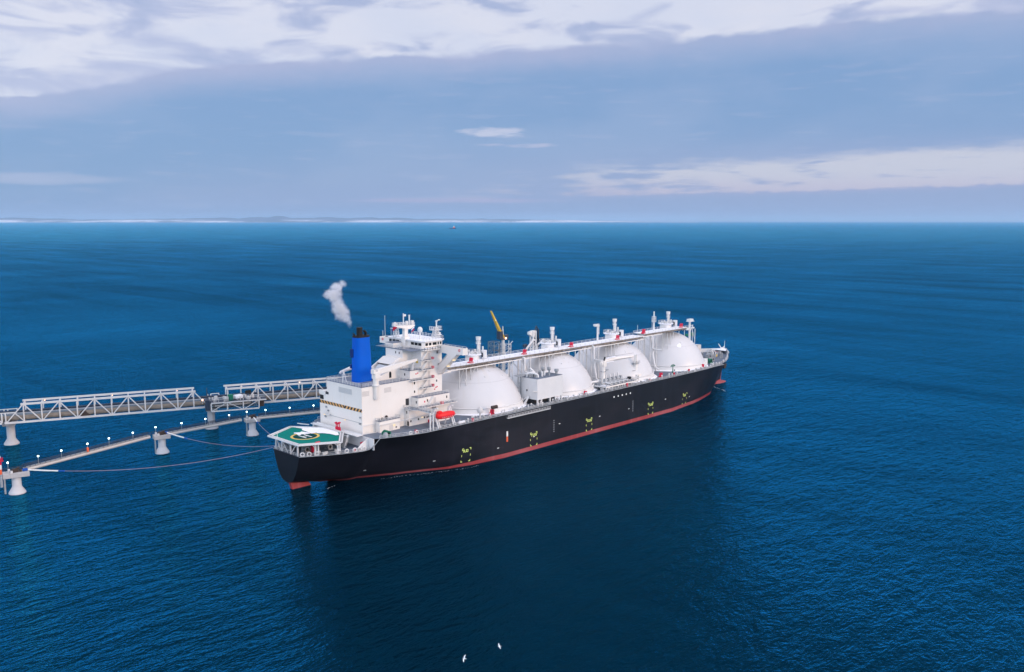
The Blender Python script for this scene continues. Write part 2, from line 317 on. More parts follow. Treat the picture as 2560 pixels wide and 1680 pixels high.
# ------------------------------------------------------------------ mesh helpers
WT = {}                                                     # where each object's own frame sits
class MB:
    def __init__(s): s.v = []; s.f = []
    def add(s, vs, fs):
        o = len(s.v); s.v += [tuple(v) for v in vs]; s.f += [tuple(i + o for i in f) for f in fs]; return s
    def box(s, x0, x1, y0, y1, z0, z1):
        vs = [(x, y, z) for z in (z0, z1) for y in (y0, y1) for x in (x0, x1)]
        return s.add(vs, [(0, 2, 3, 1), (4, 5, 7, 6), (0, 1, 5, 4), (2, 6, 7, 3), (0, 4, 6, 2), (1, 3, 7, 5)])
    def obox(s, c, ux, hx, hy, z0, z1):
        """box centred at c (x, y), long axis along the angle ux"""
        ca, sa = math.cos(ux), math.sin(ux); vs = []
        for z in (z0, z1):
            for y in (-hy, hy):
                for x in (-hx, hx): vs.append((c[0] + x * ca - y * sa, c[1] + x * sa + y * ca, z))
        return s.add(vs, [(0, 2, 3, 1), (4, 5, 7, 6), (0, 1, 5, 4), (2, 6, 7, 3), (0, 4, 6, 2), (1, 3, 7, 5)])
    def bar(s, a, b, w, h=None):
        """rectangular bar from a to b"""
        a, b = Vector(a), Vector(b); h = h or w; d = (b - a).normalized()
        up = Vector((0, 0, 1)) if abs(d.z) < 0.95 else Vector((0, 1, 0))
        x = d.cross(up).normalized(); y = x.cross(d).normalized(); vs = []
        for p in (a, b):
            for j in (-1, 1):
                for i in (-1, 1): vs.append(p + x * (i * w / 2) + y * (j * h / 2))
        return s.add(vs, [(0, 1, 3, 2), (4, 6, 7, 5), (0, 4, 5, 1), (2, 3, 7, 6), (0, 2, 6, 4), (1, 5, 7, 3)])
    def tube(s, pts, r, n=8, caps=True):
        pts = [Vector(p) for p in pts]; rs = r if isinstance(r, (list, tuple)) else [r] * len(pts)
        base = len(s.v); prev = None
        for i, p in enumerate(pts):
            d = (pts[min(i + 1, len(pts) - 1)] - pts[max(i - 1, 0)]).normalized()
            up = Vector((0, 0, 1)) if abs(d.z) < 0.9 else Vector((1, 0, 0))
            x = d.cross(up).normalized() if prev is None else (prev - d * prev.dot(d)).normalized()
            prev = x; y = d.cross(x)
            for k in range(n):
                a = 2 * PI * k / n; s.v.append(tuple(p + (x * math.cos(a) + y * math.sin(a)) * rs[i]))
        for i in range(len(pts) - 1):
            for k in range(n):
                k2 = (k + 1) % n; o = base + i * n
                s.f.append((o + k, o + k2, o + n + k2, o + n + k))
        if caps:
            s.f.append(tuple(base + k for k in reversed(range(n))))
            o = base + (len(pts) - 1) * n; s.f.append(tuple(o + k for k in range(n)))
        return s
    def lathe(s, c, prof, n=24, a0=0.0, cap=True):
        """prof: list of (r, z) from bottom to top, axis vertical through c"""
        base = len(s.v)
        for r, z in prof:
            for k in range(n):
                a = a0 + 2 * PI * k / n; s.v.append((c[0] + r * math.cos(a), c[1] + r * math.sin(a), c[2] + z))
        for i in range(len(prof) - 1):
            for k in range(n):
                k2 = (k + 1) % n; o = base + i * n; s.f.append((o + k, o + k2, o + n + k2, o + n + k))
        if cap:
            s.f.append(tuple(base + k for k in reversed(range(n))))
            o = base + (len(prof) - 1) * n; s.f.append(tuple(o + k for k in range(n)))
        return s
    def prism(s, poly, axis, a, b):
        """extrude a polygon of 2-D points along axis 'x' | 'y' | 'z' from a to b"""
        n = len(poly); vs = []
        for t in (a, b):
            for u, v in poly: vs.append({'x': (t, u, v), 'y': (u, t, v), 'z': (u, v, t)}[axis])
        fs = [tuple(range(n)), tuple(reversed(range(n, 2 * n)))] + [(i, (i + 1) % n + 0, (i + 1) % n + n, i + n) for i in range(n)]
        return s.add(vs, fs)
    def rail(s, pts, h=1.1, step=2.2, r=0.05, n=2):
        """open handrail along a polyline of (x, y, z)"""
        for a, b in zip(pts[:-1], pts[1:]):
            a, b = Vector(a), Vector(b); L = (b - a).length; k = max(1, round(L / step))
            for i in range(k + 1):
                p = a.lerp(b, i / k); s.bar(p, p + Vector((0, 0, h)), 2 * r)
            for j in range(n):
                o = Vector((0, 0, h * (j + 1) / n)); s.bar(a + o, b + o, 2 * r)
        return s
    def build(s, name, mat, parent=None, smooth=None, bevel=None, origin=None):
        me = bpy.data.meshes.new(name); me.from_pydata(s.v, [], s.f); me.validate()
        bm = bmesh.new(); bm.from_mesh(me); bmesh.ops.recalc_face_normals(bm, faces=bm.faces); bm.to_mesh(me); bm.free()
        if smooth is not None:
            me.shade_smooth(); me.set_sharp_from_angle(angle=R(smooth))
        me.materials.append(mat)
        o = bpy.data.objects.new(name, me); COL.objects.link(o)
        if origin is not None:
            me.transform(Matrix.Translation(-Vector(origin))); o.location = origin
        WT[o.name] = Vector(origin) if origin is not None else Vector((0, 0, 0))
        if parent is not None:
            o.parent = parent; o.matrix_parent_inverse = Matrix.Translation(-WT[parent.name])
        if bevel:
            md = o.modifiers.new('bevel', 'BEVEL'); md.width = bevel; md.segments = 2; md.limit_method = 'ANGLE'
        return o

def tag(o, label, cat, group=None, kind=None):
    if label: o['label'] = label
    if cat: o['category'] = cat
    if group: o['group'] = group
    if kind: o['kind'] = kind
    return o

def thing(name, label, cat, loc=(0, 0, 0), group=None):
    o = bpy.data.objects.new(name, None); COL.objects.link(o); o.location = loc; o.empty_display_size = 1
    WT[o.name] = Vector(loc)
    return tag(o, label, cat, group)

def copy_tree(o, parent=None, offset=(0, 0, 0)):
    c = o.copy(); COL.objects.link(c)
    if parent is not None: c.parent = parent
    else: c.location = Vector(o.location) + Vector(offset)
    for ch in list(o.children): copy_tree(ch, c)
    return c

# ================================================================== THE SETTING
SLICK = ((140.0, 520.0, 0.0), 170.0, 190.0)               # calm streaky patch beyond the jetty
def build_sea():
    m, t, out = newmat('sea_water')
    g = t.new('ShaderNodeNewGeometry'); pos = g.outputs['Position']
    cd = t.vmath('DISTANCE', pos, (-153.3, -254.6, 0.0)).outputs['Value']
    # crests run along the ship's heading; three sizes of wavelet and a long swell
    n0 = t.noise(t.mapping(pos, rot=(0, 0, 0.10), scale=(0.30, 1, 1)), 0.026, 2, 0.5)
    n1 = t.noise(t.mapping(pos, loc=(17, 5, 0), rot=(0, 0, -0.06), scale=(0.36, 1, 1)), 0.085, 3, 0.55, 0.4)
    n2 = t.noise(t.mapping(pos, loc=(3, 41, 0), rot=(0, 0, 0.16), scale=(0.45, 1, 1)), 0.30, 4, 0.6, 0.5)
    n3 = t.noise(t.mapping(pos, loc=(9, 1, 0), rot=(0, 0, -0.3), scale=(0.6, 1, 1)), 1.1, 3, 0.6, 0.3)
    gust = t.noise(t.mapping(pos, loc=(40, 90, 0), rot=(0, 0, 0.35), scale=(0.5, 1.3, 1)), 0.0065, 4, 0.6)
    gk = t.lin(gust, 0.3, 0.7, 0.7, 1.3)
    h = t.math('ADD', t.math('MULTIPLY', n0, 2.0), t.math('MULTIPLY', n1, 1.55))
    h = t.math('ADD', h, t.math('MULTIPLY', t.math('ADD', t.math('MULTIPLY', n2, 1.55), t.math('MULTIPLY', n3, 0.50)), gk))
    bn = t.new('ShaderNodeBump'); bn.inputs['Strength'].default_value = 1.0; bn.inputs['Distance'].default_value = 1.0
    t.l.new(h, bn.inputs['Height'])
    body = t.new('ShaderNodeBsdfDiffuse'); body.inputs['Color'].default_value = (0.0, 0.0065, 0.0145, 1)
    t.l.new(bn.outputs[0], body.inputs['Normal'])
    gl = t.new('ShaderNodeBsdfGlossy')
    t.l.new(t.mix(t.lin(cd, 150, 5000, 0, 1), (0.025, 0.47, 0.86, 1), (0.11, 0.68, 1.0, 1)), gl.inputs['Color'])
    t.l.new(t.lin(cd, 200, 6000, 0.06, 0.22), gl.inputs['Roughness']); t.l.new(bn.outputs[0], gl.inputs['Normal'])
    fr = t.new('ShaderNodeFresnel'); fr.inputs['IOR'].default_value = 1.333; t.l.new(bn.outputs[0], fr.inputs['Normal'])
    # wind lanes and calmer slicks: patches that mirror a little more or a little less of the sky
    lane = t.noise(t.mapping(pos, loc=(400, 90, 0), rot=(0, 0, -0.765), scale=(1.6, 0.28, 1)), 0.008, 6, 0.65, 0.4)
    sx = t.new('ShaderNodeSeparateXYZ'); t.l.new(t.vmath('SUBTRACT', pos, SLICK[0]).outputs[0], sx.inputs[0])
    sl = t.math('ADD', t.math('POWER', t.math('DIVIDE', sx.outputs[0], SLICK[1]), 2.0), t.math('POWER', t.math('DIVIDE', sx.outputs[1], SLICK[2]), 2.0))
    sl = t.sstep(t.math('ADD', sl, t.math('MULTIPLY', t.math('SUBTRACT', lane, .5), 3.0)), 1.2, 0.0)
    k = t.math('ADD', t.lin(lane, 0.3, 0.7, 0.74, 1.30, clamp=False), t.math('MULTIPLY', sl, 0.30))
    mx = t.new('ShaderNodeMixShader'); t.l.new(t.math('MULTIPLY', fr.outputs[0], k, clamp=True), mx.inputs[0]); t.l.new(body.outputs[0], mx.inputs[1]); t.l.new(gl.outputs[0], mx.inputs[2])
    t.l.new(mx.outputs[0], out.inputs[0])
    S = 150000.0
    mb = MB(); mb.add([(-S, -S, 0), (S, -S, 0), (S, S, 0), (-S, S, 0)], [(0, 1, 2, 3)])
    o = mb.build('sea', m); tag(o, None, None, kind='structure')
build_sea()

def bearing(az_deg, dist, z=0.0):
    """a point az degrees left of the camera's compass heading"""
    a = FWD + R(az_deg); return Vector((-153.3 + dist * math.cos(a), -254.6 + dist * math.sin(a), z))

def build_coast():
    m, t, out = newmat('wintry_coast')
    b = t.new('ShaderNodeBsdfPrincipled'); t.l.new(b.outputs[0], out.inputs[0]); b.inputs['Roughness'].default_value = 0.9
    g = t.new('ShaderNodeNewGeometry'); sp = t.new('ShaderNodeSeparateXYZ'); t.l.new(g.outputs['Position'], sp.inputs[0])
    n = t.noise(t.mapping(g.outputs['Position'], scale=(1, 1, 3)), 0.0011, 6, 0.65)
    n2 = t.noise(g.outputs['Position'], 0.00022, 4, 0.6)
    low = t.sstep(t.math('ADD', sp.outputs[2], t.math('MULTIPLY', n, 160.0)), 270.0, 190.0)
    wh = t.math('MULTIPLY', low, t.sstep(n2, 0.40, 0.58))
    wh = t.math('MAXIMUM', wh, t.math('MULTIPLY', t.sstep(n, 0.62, 0.72), 0.25))
    t.l.new(t.mix(wh, (0.05, 0.09, 0.16, 1), (0.82, 0.82, 0.88, 1)), b.inputs['Base Color'])
    # a long ridge of land: rows of depth, heights from noise and an outline that sinks to the right
    ctrl = [(36, 300), (31, 330), (28.5, 300), (26, 180), (22, 250), (18, 300), (15, 380), (13.5, 330), (9, 330), (7.4, 300), (5, 240), (2, 260), (-1, 210), (-3.5, 140), (-6, 80), (-9, 30), (-12, 6)]
    def H(a):
        for (a0, h0), (a1, h1) in zip(ctrl[:-1], ctrl[1:]):
            if a1 <= a <= a0: return h0 + (h1 - h0) * (a0 - a) / (a0 - a1)
        return 0
    mb = MB(); N = 260; rows = [(0, 0.0), (500, 0.22), (1500, 0.34), (4500, 0.72), (8000, 1.0), (12000, 0.8), (16000, 0.0)]
    idx = {}
    for i in range(N + 1):
        a = 36 - 48 * i / N
        d0 = 58000 + 9000 * max(0, (a - 22) / 14) + 1500 * mnoise.noise((a * 0.35, 3, 0))
        for j, (dd, k) in enumerate(rows):
            hh = H(a) * k * (1 + 0.28 * mnoise.fractal((a * 0.9, j * 1.7, 0), 1.0, 2.0, 5))
            p = bearing(a, d0 + dd, max(hh, 0.0) - (1 if k == 0 else 0)); idx[i, j] = len(mb.v); mb.v.append(tuple(p))
    for i in range(N):
        for j in range(len(rows) - 1): mb.f.append((idx[i, j], idx[i + 1, j], idx[i + 1, j + 1], idx[i, j + 1]))
    o = mb.build('coast_hills', m, smooth=60); tag(o, None, None, kind='structure')
build_coast()

def build_haze():
    m, t, out = newmat('sea_haze')
    v = t.new('ShaderNodeVolumePrincipled'); v.inputs['Color'].default_value = (0.56, 0.77, 1.0, 1)
    v.inputs['Density'].default_value = HAZE; v.inputs['Anisotropy'].default_value = 0.2
    t.l.new(v.outputs[0], out.inputs['Volume'])
    S = 160000.0
    o = MB().box(-S, S, -S, S, -12.0, 640.0).build('haze', m); tag(o, 'thin blue haze over the sea toward the horizon', 'haze', kind='stuff')
HAZE = 1.6e-5
build_haze()

# ================================================================== THE GAS CARRIER
ship = thing('gas_carrier', 'large black hulled gas carrier with four white domed tanks and blue funnel', 'ship', (0, 0, 0))
DK, PD = 16.84, 12.9                                        # main deck and poop deck heights
# station: X, top z, half breadth at top, keel z, fullness exponent
ST = [(0, PD, 7.95, 2.6, .38), (4, PD, 10.3, 2.0, .40), (8, PD, 12.6, 1.25, .43), (12, PD, 14.6, .6, .46), (16, PD, 16.0, 0, .5), (20, PD, 17.0, -1.2, .55),
      (21.3, 13.25, 17.7, -1.6, .56), (22.3, 13.9, 18.3, -1.8, .57), (23.4, 15.1, 18.9, -2.0, .58), (24.5, DK, 19.75, -2.2, .60), (31.3, DK, 22.05, -5, .62), (35.6, DK, 23.35, -7, .60), (41, DK, 24.35, -8.5, .55),
      (49, DK, 24.5, -10, .364), (55, DK, 24.5, -11, .208), (65, DK, 24.5, -11, .08), (80, DK, 24.5, -11, 0), (120, DK, 24.5, -11, 0), (160, DK, 24.5, -11, 0), (195, DK, 24.5, -11, .01),
      (208, DK, 24.4, -11, .085), (218, DK, 24.2, -11, .13), (226, DK, 23.9, -11, .20), (234, DK, 23.1, -11, .28), (244.5, DK, 21.0, -11, .38), (255, DK, 17.7, -11, .68), (262, DK, 14.6, -11, 1.05),
      (270, DK, 10.3, -11, 1.6), (276, DK, 6.4, -11, 2.3), (279.4, DK, 3.7, -9, 3.2), (281, DK, 2.6, 8.5, 1.0), (282.8, DK, 1.4, 12.5, 1.0), (284.2, DK, .2, 16.2, 1.0)]
def st_at(X):
    X = min(max(X, ST[0][0]), ST[-1][0])
    for i in range(len(ST) - 1):
        if ST[i][0] <= X <= ST[i + 1][0]:
            a, b = ST[i], ST[i + 1]; u = (X - a[0]) / (b[0] - a[0]); return [a[k] + (b[k] - a[k]) * u for k in range(5)]
def hb(X, z):
    """half breadth of the hull at station X and height z"""
    _, zt, B, zb, e = st_at(X)
    if z <= zb: return 0.0
    return B * max(0.0, min(1.0, (z - zb) / (zt - zb))) ** e if e > 0 else B
XS = []
for a, b in zip(ST[:-1], ST[1:]):
    k = max(1, min(4, int((b[0] - a[0]) / 2.5))); XS += [a[0] + (b[0] - a[0]) * i / k for i in range(k)]
XS.append(ST[-1][0])
def shell(levels, name, mat, close_stern):
    mb = MB(); id_ = {}
    for sgn in (-1, 1):
        for i, X in enumerate(XS):
            _, zt, B, zb, e = st_at(X)
            for j, L in enumerate(levels):
                if abs(L - 1.65) < 1e-6: L = 1.65 if X > 72 else max(-0.6, 1.65 - (72 - X) * 0.042)  # red edge drops aft: hull black stands in for shade under the counter
                z = min(max(L, zb), zt); id_[sgn, i, j] = len(mb.v); mb.v.append((X, sgn * hb(X, z), z))
        for i in range(len(XS) - 1):
            for j in range(len(levels) - 1):
                q = [id_[sgn, i, j], id_[sgn, i + 1, j], id_[sgn, i + 1, j + 1], id_[sgn, i, j + 1]]
                pts = [mb.v[k] for k in q]
                if len(set((round(p[0], 3), round(p[1], 3), round(p[2], 3)) for p in pts)) >= 3: mb.f.append(tuple(q))
    if close_stern:
        for j in range(len(levels) - 1): mb.f.append((id_[-1, 0, j], id_[-1, 0, j + 1], id_[1, 0, j + 1], id_[1, 0, j]))
    return mb
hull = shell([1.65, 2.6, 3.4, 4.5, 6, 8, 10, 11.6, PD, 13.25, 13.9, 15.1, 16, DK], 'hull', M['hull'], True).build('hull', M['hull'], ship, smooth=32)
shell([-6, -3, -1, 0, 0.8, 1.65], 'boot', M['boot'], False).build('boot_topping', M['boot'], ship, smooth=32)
# rudder head / stern skeg that shows above the water
MB().prism([(2.2, -2.5), (8.0, -2.5), (9.2, -0.4), (8.2, 1.22), (4.5, 1.88), (0.9, 2.40)], 'y', -0.75, 0.75).build('stern_skeg', M['boot'], ship, bevel=0.25)
# bulbous bow
mb = MB(); prof = [(266, .3), (268, 1.6), (271, 2.9), (275, 3.6), (279, 3.7), (282, 3.4), (284.5, 2.7), (286.3, 1.6), (287.2, .2)]
mb.tube([(x, 0, -2.55) for x, r in prof], [r for x, r in prof], 20); mb.build('bulbous_bow', M['boot'], ship, smooth=60)

def deck_strip(x0, x1, z, inset=0.12):
    xs = [x0] + [X for X in XS if x0 < X < x1] + [x1]; mb = MB()
    for X in xs:
        b = max(0.02, hb(X, min(z, st_at(X)[1])) - inset); mb.v += [(X, -b, z), (X, b, z)]
    for i in range(len(xs) - 1): mb.f.append((2 * i, 2 * i + 2, 2 * i + 3, 2 * i + 1))
    return mb
deck_strip(23.0, 284.1, DK - 0.06).build('main_deck', M['deck'], ship)
deck_strip(0.05, 22.98, PD - 0.06).build('poop_deck', M['deck'], ship)
# bulkhead at the break of the deck, with the sloping wing plates beside it
mb = MB(); b22 = hb(23, DK) - 0.15
mb.box(22.7, 22.95, -b22, b22, PD - 0.06, DK - 0.08)
for s in (-1, 1): mb.prism([(16.8, PD), (22.7, PD), (22.7, DK), (19.6, DK - 1.6)], 'y', s * 15.6, s * 15.75)
mb.build('break_bulkhead', M['white'], ship)
for s in (-1, 1):
    mb = MB(); pts = [(X, s * (hb(X, st_at(X)[1]) - 0.02), st_at(X)[1] + 0.05) for X in XS if X < 283]
    for a, b in zip(pts[:-1], pts[1:]): mb.bar(a, b, 0.28, 0.22)
    mb.build('gunwale', M['steel'], ship)

# --- marks on the hull side
def text_mesh(txt, size, depth=0.0):
    cu = bpy.data.curves.new('t', 'FONT'); cu.body = txt; cu.size = size; cu.align_x = 'CENTER'; cu.align_y = 'CENTER'; cu.offset = size * 0.035
    ob = bpy.data.objects.new('t', cu); COL.objects.link(ob)
    dg = bpy.context.evaluated_depsgraph_get(); me = bpy.data.meshes.new_from_object(ob.evaluated_get(dg))
    vs = [v.co.copy() for v in me.vertices]; fs = [tuple(p.vertices) for p in me.polygons]
    COL.objects.unlink(ob); bpy.data.objects.remove(ob); bpy.data.curves.remove(cu); bpy.data.meshes.remove(me)
    return vs, fs
def side(X, z, off=0.05): return (X, -hb(X, z) - off, z)
def side_quad(mb, x0, x1, z0, z1, off=0.05): mb.add([side(x0, z0, off), side(x1, z0, off), side(x1, z1, off), side(x0, z1, off)], [(0, 1, 2, 3)])
for X0, tight in ((59.6, True), (94.85, False), (129.7, False), (174.9, False), (205.1, True)):
    mb = MB(); X1 = X0 + 4.05
    letters = [('T', 0.75), ('U', 1.50), ('G', 2.35)] if tight else [('T', 0.85), ('U', 2.0), ('G', 3.2)]
    for ch, dx in letters:
        vs, fs = text_mesh(ch, 1.5); o = len(mb.v)
        for v in vs: mb.v.append(side(X0 + dx + v.x, 6.05 + v.y))
        mb.f += [tuple(i + o for i in f) for f in fs]
    side_quad(mb, X0, X0 + 0.75, 6.95, 7.2); side_quad(mb, X0, X0 + 0.25, 6.3, 6.95)
    side_quad(mb, X1 - 0.75, X1, 6.95, 7.2); side_quad(mb, X1 - 0.25, X1, 6.3, 6.95)
    side_quad(mb, X0, X0 + 0.22, 3.9, 4.7); side_quad(mb, X1 - 0.22, X1, 3.9, 4.7)
    side_quad(mb, X0, X0 + 0.75, 1.75, 1.98); side_quad(mb, X0, X0 + 0.25, 1.98, 2.5)
    side_quad(mb, X1 - 0.75, X1, 1.75, 1.98); side_quad(mb, X1 - 0.25, X1, 1.98, 2.5)
    mb.build('tug_lettering', M['ylime'], ship)
mb = MB(); side_quad(mb, 81.32, 82.2, 8.15, 10.2); mb.build('pilot_mark_white', M['wpaint'], ship)
mb = MB(); side_quad(mb, 81.32, 82.2, 6.05, 8.13); mb.build('pilot_mark_red', M['ored'], ship)
for X in (148.94, 151.97, 154.9, 157.85, 160.9):
    mb = MB(); n = 12
    mb.add([side(X + 0.42 * math.cos(2 * PI * k / n), 13.84 + 0.42 * math.sin(2 * PI * k / n)) for k in range(n)], [tuple(range(n))])
    mb.build('manifold_mark', M['wpaint'], ship)
mb = MB()
for X, z in ((77, 4.4), (97, 5.35), (112.5, 8.0), (139, 6.8), (160, 6.8), (189, 6.9), (212, 4.6), (49, 4.0), (25, 3.6)): side_quad(mb, X - 0.45, X + 0.45, z - 0.16, z + 0.16)
mb.build('hull_outlets', M['wpaint'], ship)
mb = MB()
for X in (109, 163):
    for i in range(6): side_quad(mb, X - 0.3, X + 0.3, 5.2 + i * 0.9, 5.55 + i * 0.9)
mb.build('draught_marks', M['steel'], ship)
# stowed accommodation ladder in its recess by the first two tanks
mb = MB(); mb.box(81.5, 106.2, -25.25, -24.55, 15.25, 15.5); mb.rail([(81.6, -25.2, 15.5), (106.1, -25.2, 15.5)], 0.9, 1.6, 0.05)
mb.build('accommodation_ladder', M['truss'], ship)
MB().box(81.0, 106.8, -24.54, -24.42, 15.2, DK + 0.05).build('ladder_recess', M['dark'], ship)

# --- tanks
TX = [86.0 + 45.74 * k for k in range(4)]; ZC, RT = 13.02, 21.33
def zdome(dx, dy): return ZC + math.sqrt(max(0, RT * RT - dx * dx - dy * dy))
for k, X in enumerate(TX):
    mb = MB(); n = 96; prof = []
    a0 = math.asin((19.0 - ZC) / RT)
    for i in range(41):
        a = a0 + (PI / 2 - a0) * i / 40; prof.append((max(RT * math.cos(a), 0.02), RT * math.sin(a) + ZC - DK))
    mb.lathe((X, 0, DK), prof, n, cap=False)
    tank = mb.build('tank_cover', M['dome'], ship, smooth=40, origin=(X, 0, DK))
    r0 = RT * math.cos(a0)
    mb = MB(); mb.lathe((X, 0, DK), [(r0 + 1.0, -0.05), (r0 + 0.25, 2.1)], n, cap=False); mb.build('tank_skirt', M['white'], tank, smooth=40)
    mb = MB(); ring = [(X + (r0 + 0.35) * math.cos(2 * PI * i / 72), (r0 + 0.35) * math.sin(2 * PI * i / 72), 19.1) for i in range(73)]
    mb.tube(ring, 0.28, 8, caps=False); mb.build('ring_pipe', M['white'], tank, smooth=60)
    mb = MB(); zf = DK + 0.02
    for i in range(72):
        a, b = 2 * PI * i / 72, 2 * PI * (i + 1) / 72
        ra = r0 + 1.0 + 0.9 + 0.9 * mnoise.noise((math.cos(a) * 3 + k * 5, math.sin(a) * 3, 0)); rb = r0 + 1.9 + 0.9 * mnoise.noise((math.cos(b) * 3 + k * 5, math.sin(b) * 3, 0))
        ra = min(ra, 24.2 / max(abs(math.sin(a)), 1e-3)); rb = min(rb, 24.2 / max(abs(math.sin(b)), 1e-3))
        mb.add([(X + (r0 + .6) * math.cos(a), (r0 + .6) * math.sin(a), zf + 0.5), (X + (r0 + .6) * math.cos(b), (r0 + .6) * math.sin(b), zf + 0.5), (X + rb * math.cos(b), rb * math.sin(b), zf), (X + ra * math.cos(a), ra * math.sin(a), zf)], [(0, 1, 2, 3)])
    mb.build('drifted_snow', M['snow'], tank, smooth=60)
    # turret, its roof slab with rails and gear
    up = 0.9 if k == 3 else 0.0
    mb = MB(); mb.lathe((X + 0.8, 0, 0), [(3.0, 33.6), (3.0, 37.0 + up)], 24); mb.build('tank_turret', M['white'], tank, smooth=40)
    mb = MB(); mb.lathe((X + 0.8, 0, 0), [(3.9, 37.0 + up), (4.1, 37.15 + up), (4.1, 37.35 + up), (3.9, 37.4 + up)], 8, a0=PI / 8); mb.build('turret_roof', M['snow'], tank)
    mb = MB(); ring = [(X + 0.8 + 3.9 * math.cos(PI / 8 + 2 * PI * i / 8), 3.9 * math.sin(PI / 8 + 2 * PI * i / 8), 37.4 + up) for i in range(9)]
    mb.rail(ring, 1.2, 1.6, 0.05); mb.build('turret_railing', M['truss'], tank)
    mb = MB()
    for i in range(9):
        a = i * 2.4 + k; rr = 1.2 + 1.6 * random.random(); h = 0.5 + 0.9 * random.random()
        mb.lathe((X + 0.8 + rr * math.cos(a), rr * math.sin(a), 37.4 + up), [(0.32, 0), (0.32, h * .6), (0.5, h * .62), (0.45, h)], 8)
    mb.tube([(X - 1.6, -1.5, 37.9 + up), (X + 0.5, -1.8, 38.3 + up), (X + 3.0, -1.2, 37.9 + up)], 0.25, 6); mb.build('turret_valves', M['truss'], tank, smooth=50)
    # vent mast
    vx, vy, vt = X + 6.1, 2.15, 43.5 + up * 0.2
    mb = MB(); mb.lathe((vx, vy, 0), [(0.62, 33.2), (0.62, vt - 1.6), (1.0, vt - 1.3), (1.0, vt - 0.25), (1.12, vt - 0.2), (1.12, vt)], 16)
    mb.lathe((vx, vy, vt - 2.9), [(1.05, 0), (1.05, 0.16)], 12)
    for i in range(10):
        a = 2 * PI * i / 10; mb.bar((vx + 1.0 * math.cos(a), vy + 1.0 * math.sin(a), vt - 2.8), (vx + 1.0 * math.cos(a), vy + 1.0 * math.sin(a), vt - 1.8), 0.06)
    mb.bar((vx + 0.9, vy - 0.3, 34), (vx + 0.9, vy - 0.3, vt - 2.8), 0.12); mb.bar((vx - 3.2, vy + 1.5, 36.0), (vx, vy, vt - 5.5), 0.07)
    mb.build('vent_mast', M['white'], tank, smooth=50)
    mb = MB(); mb.tube([(vx + 2.0, vy - 0.5, 34.5), (vx + 2.0, vy - 0.5, 39.4)], 0.36, 10); mb.build('vent_riser', M['white'], tank, smooth=50)
    # white equipment locker with a dark door
    lx, ly, lz = X + 3.4, -4.0, 35.9 + up * 1.1
    mb = MB(); mb.lathe((lx, ly, lz), [(1.1, 0), (1.1, 2.7), (1.15, 2.72), (1.15, 2.95)], 16); lk = mb.build('gear_locker', M['white'], tank, smooth=40)
    MB().box(lx - 1.16, lx - 1.02, ly - 0.45, ly + 0.45, lz + 0.3, lz + 2.1).build('locker_door', M['dark'], lk)
    # little hand-holds and vents on the dome
    mb = MB()
    for i, (a, el_) in enumerate(((-1.9, 52), (-1.2, 50), (-2.5, 48), (-0.7, 46), (-1.6, 60))):
        e = R(el_); p = (X + RT * math.cos(e) * math.cos(a), RT * math.cos(e) * math.sin(a), ZC + RT * math.sin(e))
        mb.lathe((p[0], p[1], p[2] - 0.2), [(0.28, 0), (0.28, 0.45), (0.15, 0.6)], 8)
    mb.build('dome_vents', M['white'], tank)
# snow lying on the domes
mb = MB()
def dome_patch(mb, X, pts, off=0.06):
    """thin snow patch on a dome; pts = (angle deg, elevation deg)"""
    c = (sum(p[0] for p in pts) / len(pts), sum(p[1] for p in pts) / len(pts)); vs = []
    for a, e in [c] + list(pts):
        r = RT + off; vs.append((X + r * math.cos(R(e)) * math.cos(R(a)), r * math.cos(R(e)) * math.sin(R(a)), ZC + r * math.sin(R(e))))
    mb.add(vs, [(0, i + 1, (i + 1) % len(pts) + 1) for i in range(len(pts))])
dome_patch(mb, TX[3], [(-122, 45.5), (-119, 44), (-115, 43.5), (-112.5, 45), (-111, 48), (-112.5, 51), (-116, 49.5), (-119.5, 48)])
mb.build('dome_snow', M['snow'], ship, smooth=60)
mb = MB()
for q in range(6): dome_patch(mb, TX[1], [(-52 + q * 1.1, 70 - q * 4.5), (-44 + q * 1.3, 70 - q * 4.5), (-42 + q * 1.5, 65 - q * 4.5), (-48 + q * 1.5, 65 - q * 4.5)], 0.05)
mb.build('dome_snow', M['snow'], ship, smooth=60)

# --- raised pipe gangway over the tank tops
GY0, GY1 = -9.0, -2.0
def gz(X): return 35.15 + (1.0 if X > 193 else 0.0)
gang = MB()
gang.box(65.5, 192.9, GY0, GY1, 34.95, 35.15); gang.box(193.1, 231.5, GY0, GY1, 35.95, 36.15)
gang = gang.build('pipe_gangway', M['steel'], ship)
mb = MB()
for y0, y1 in ((-8.6, -7.2), (-6.9, -5.4), (-4.9, -2.2)):
    for x0, x1, z in ((66, 192.7, 35.15), (193.3, 231, 36.15)): mb.box(x0, x1, y0, y1, z, z + 0.16)
mb.build('gangway_snow', M['snow'], gang)
mb = MB(); mb.box(65.0, 192.5, GY0 - 0.2, GY0 + 0.25, 33.62, 34.0); mb.box(60.5, 66.5, GY0 - 0.4, GY0 + 0.1, 33.3, 33.68); mb.box(191.5, 207.5, GY0 - 0.2, GY0 + 0.25, 34.85, 35.2)
mb.build('gangway_girder', M['cream'], gang)
mb = MB(); mb.box(65.0, 192.5, GY1 - 0.3, GY1 + 0.1, 33.6, 34.95)
mb.build('gangway_girder', M['truss'], gang)
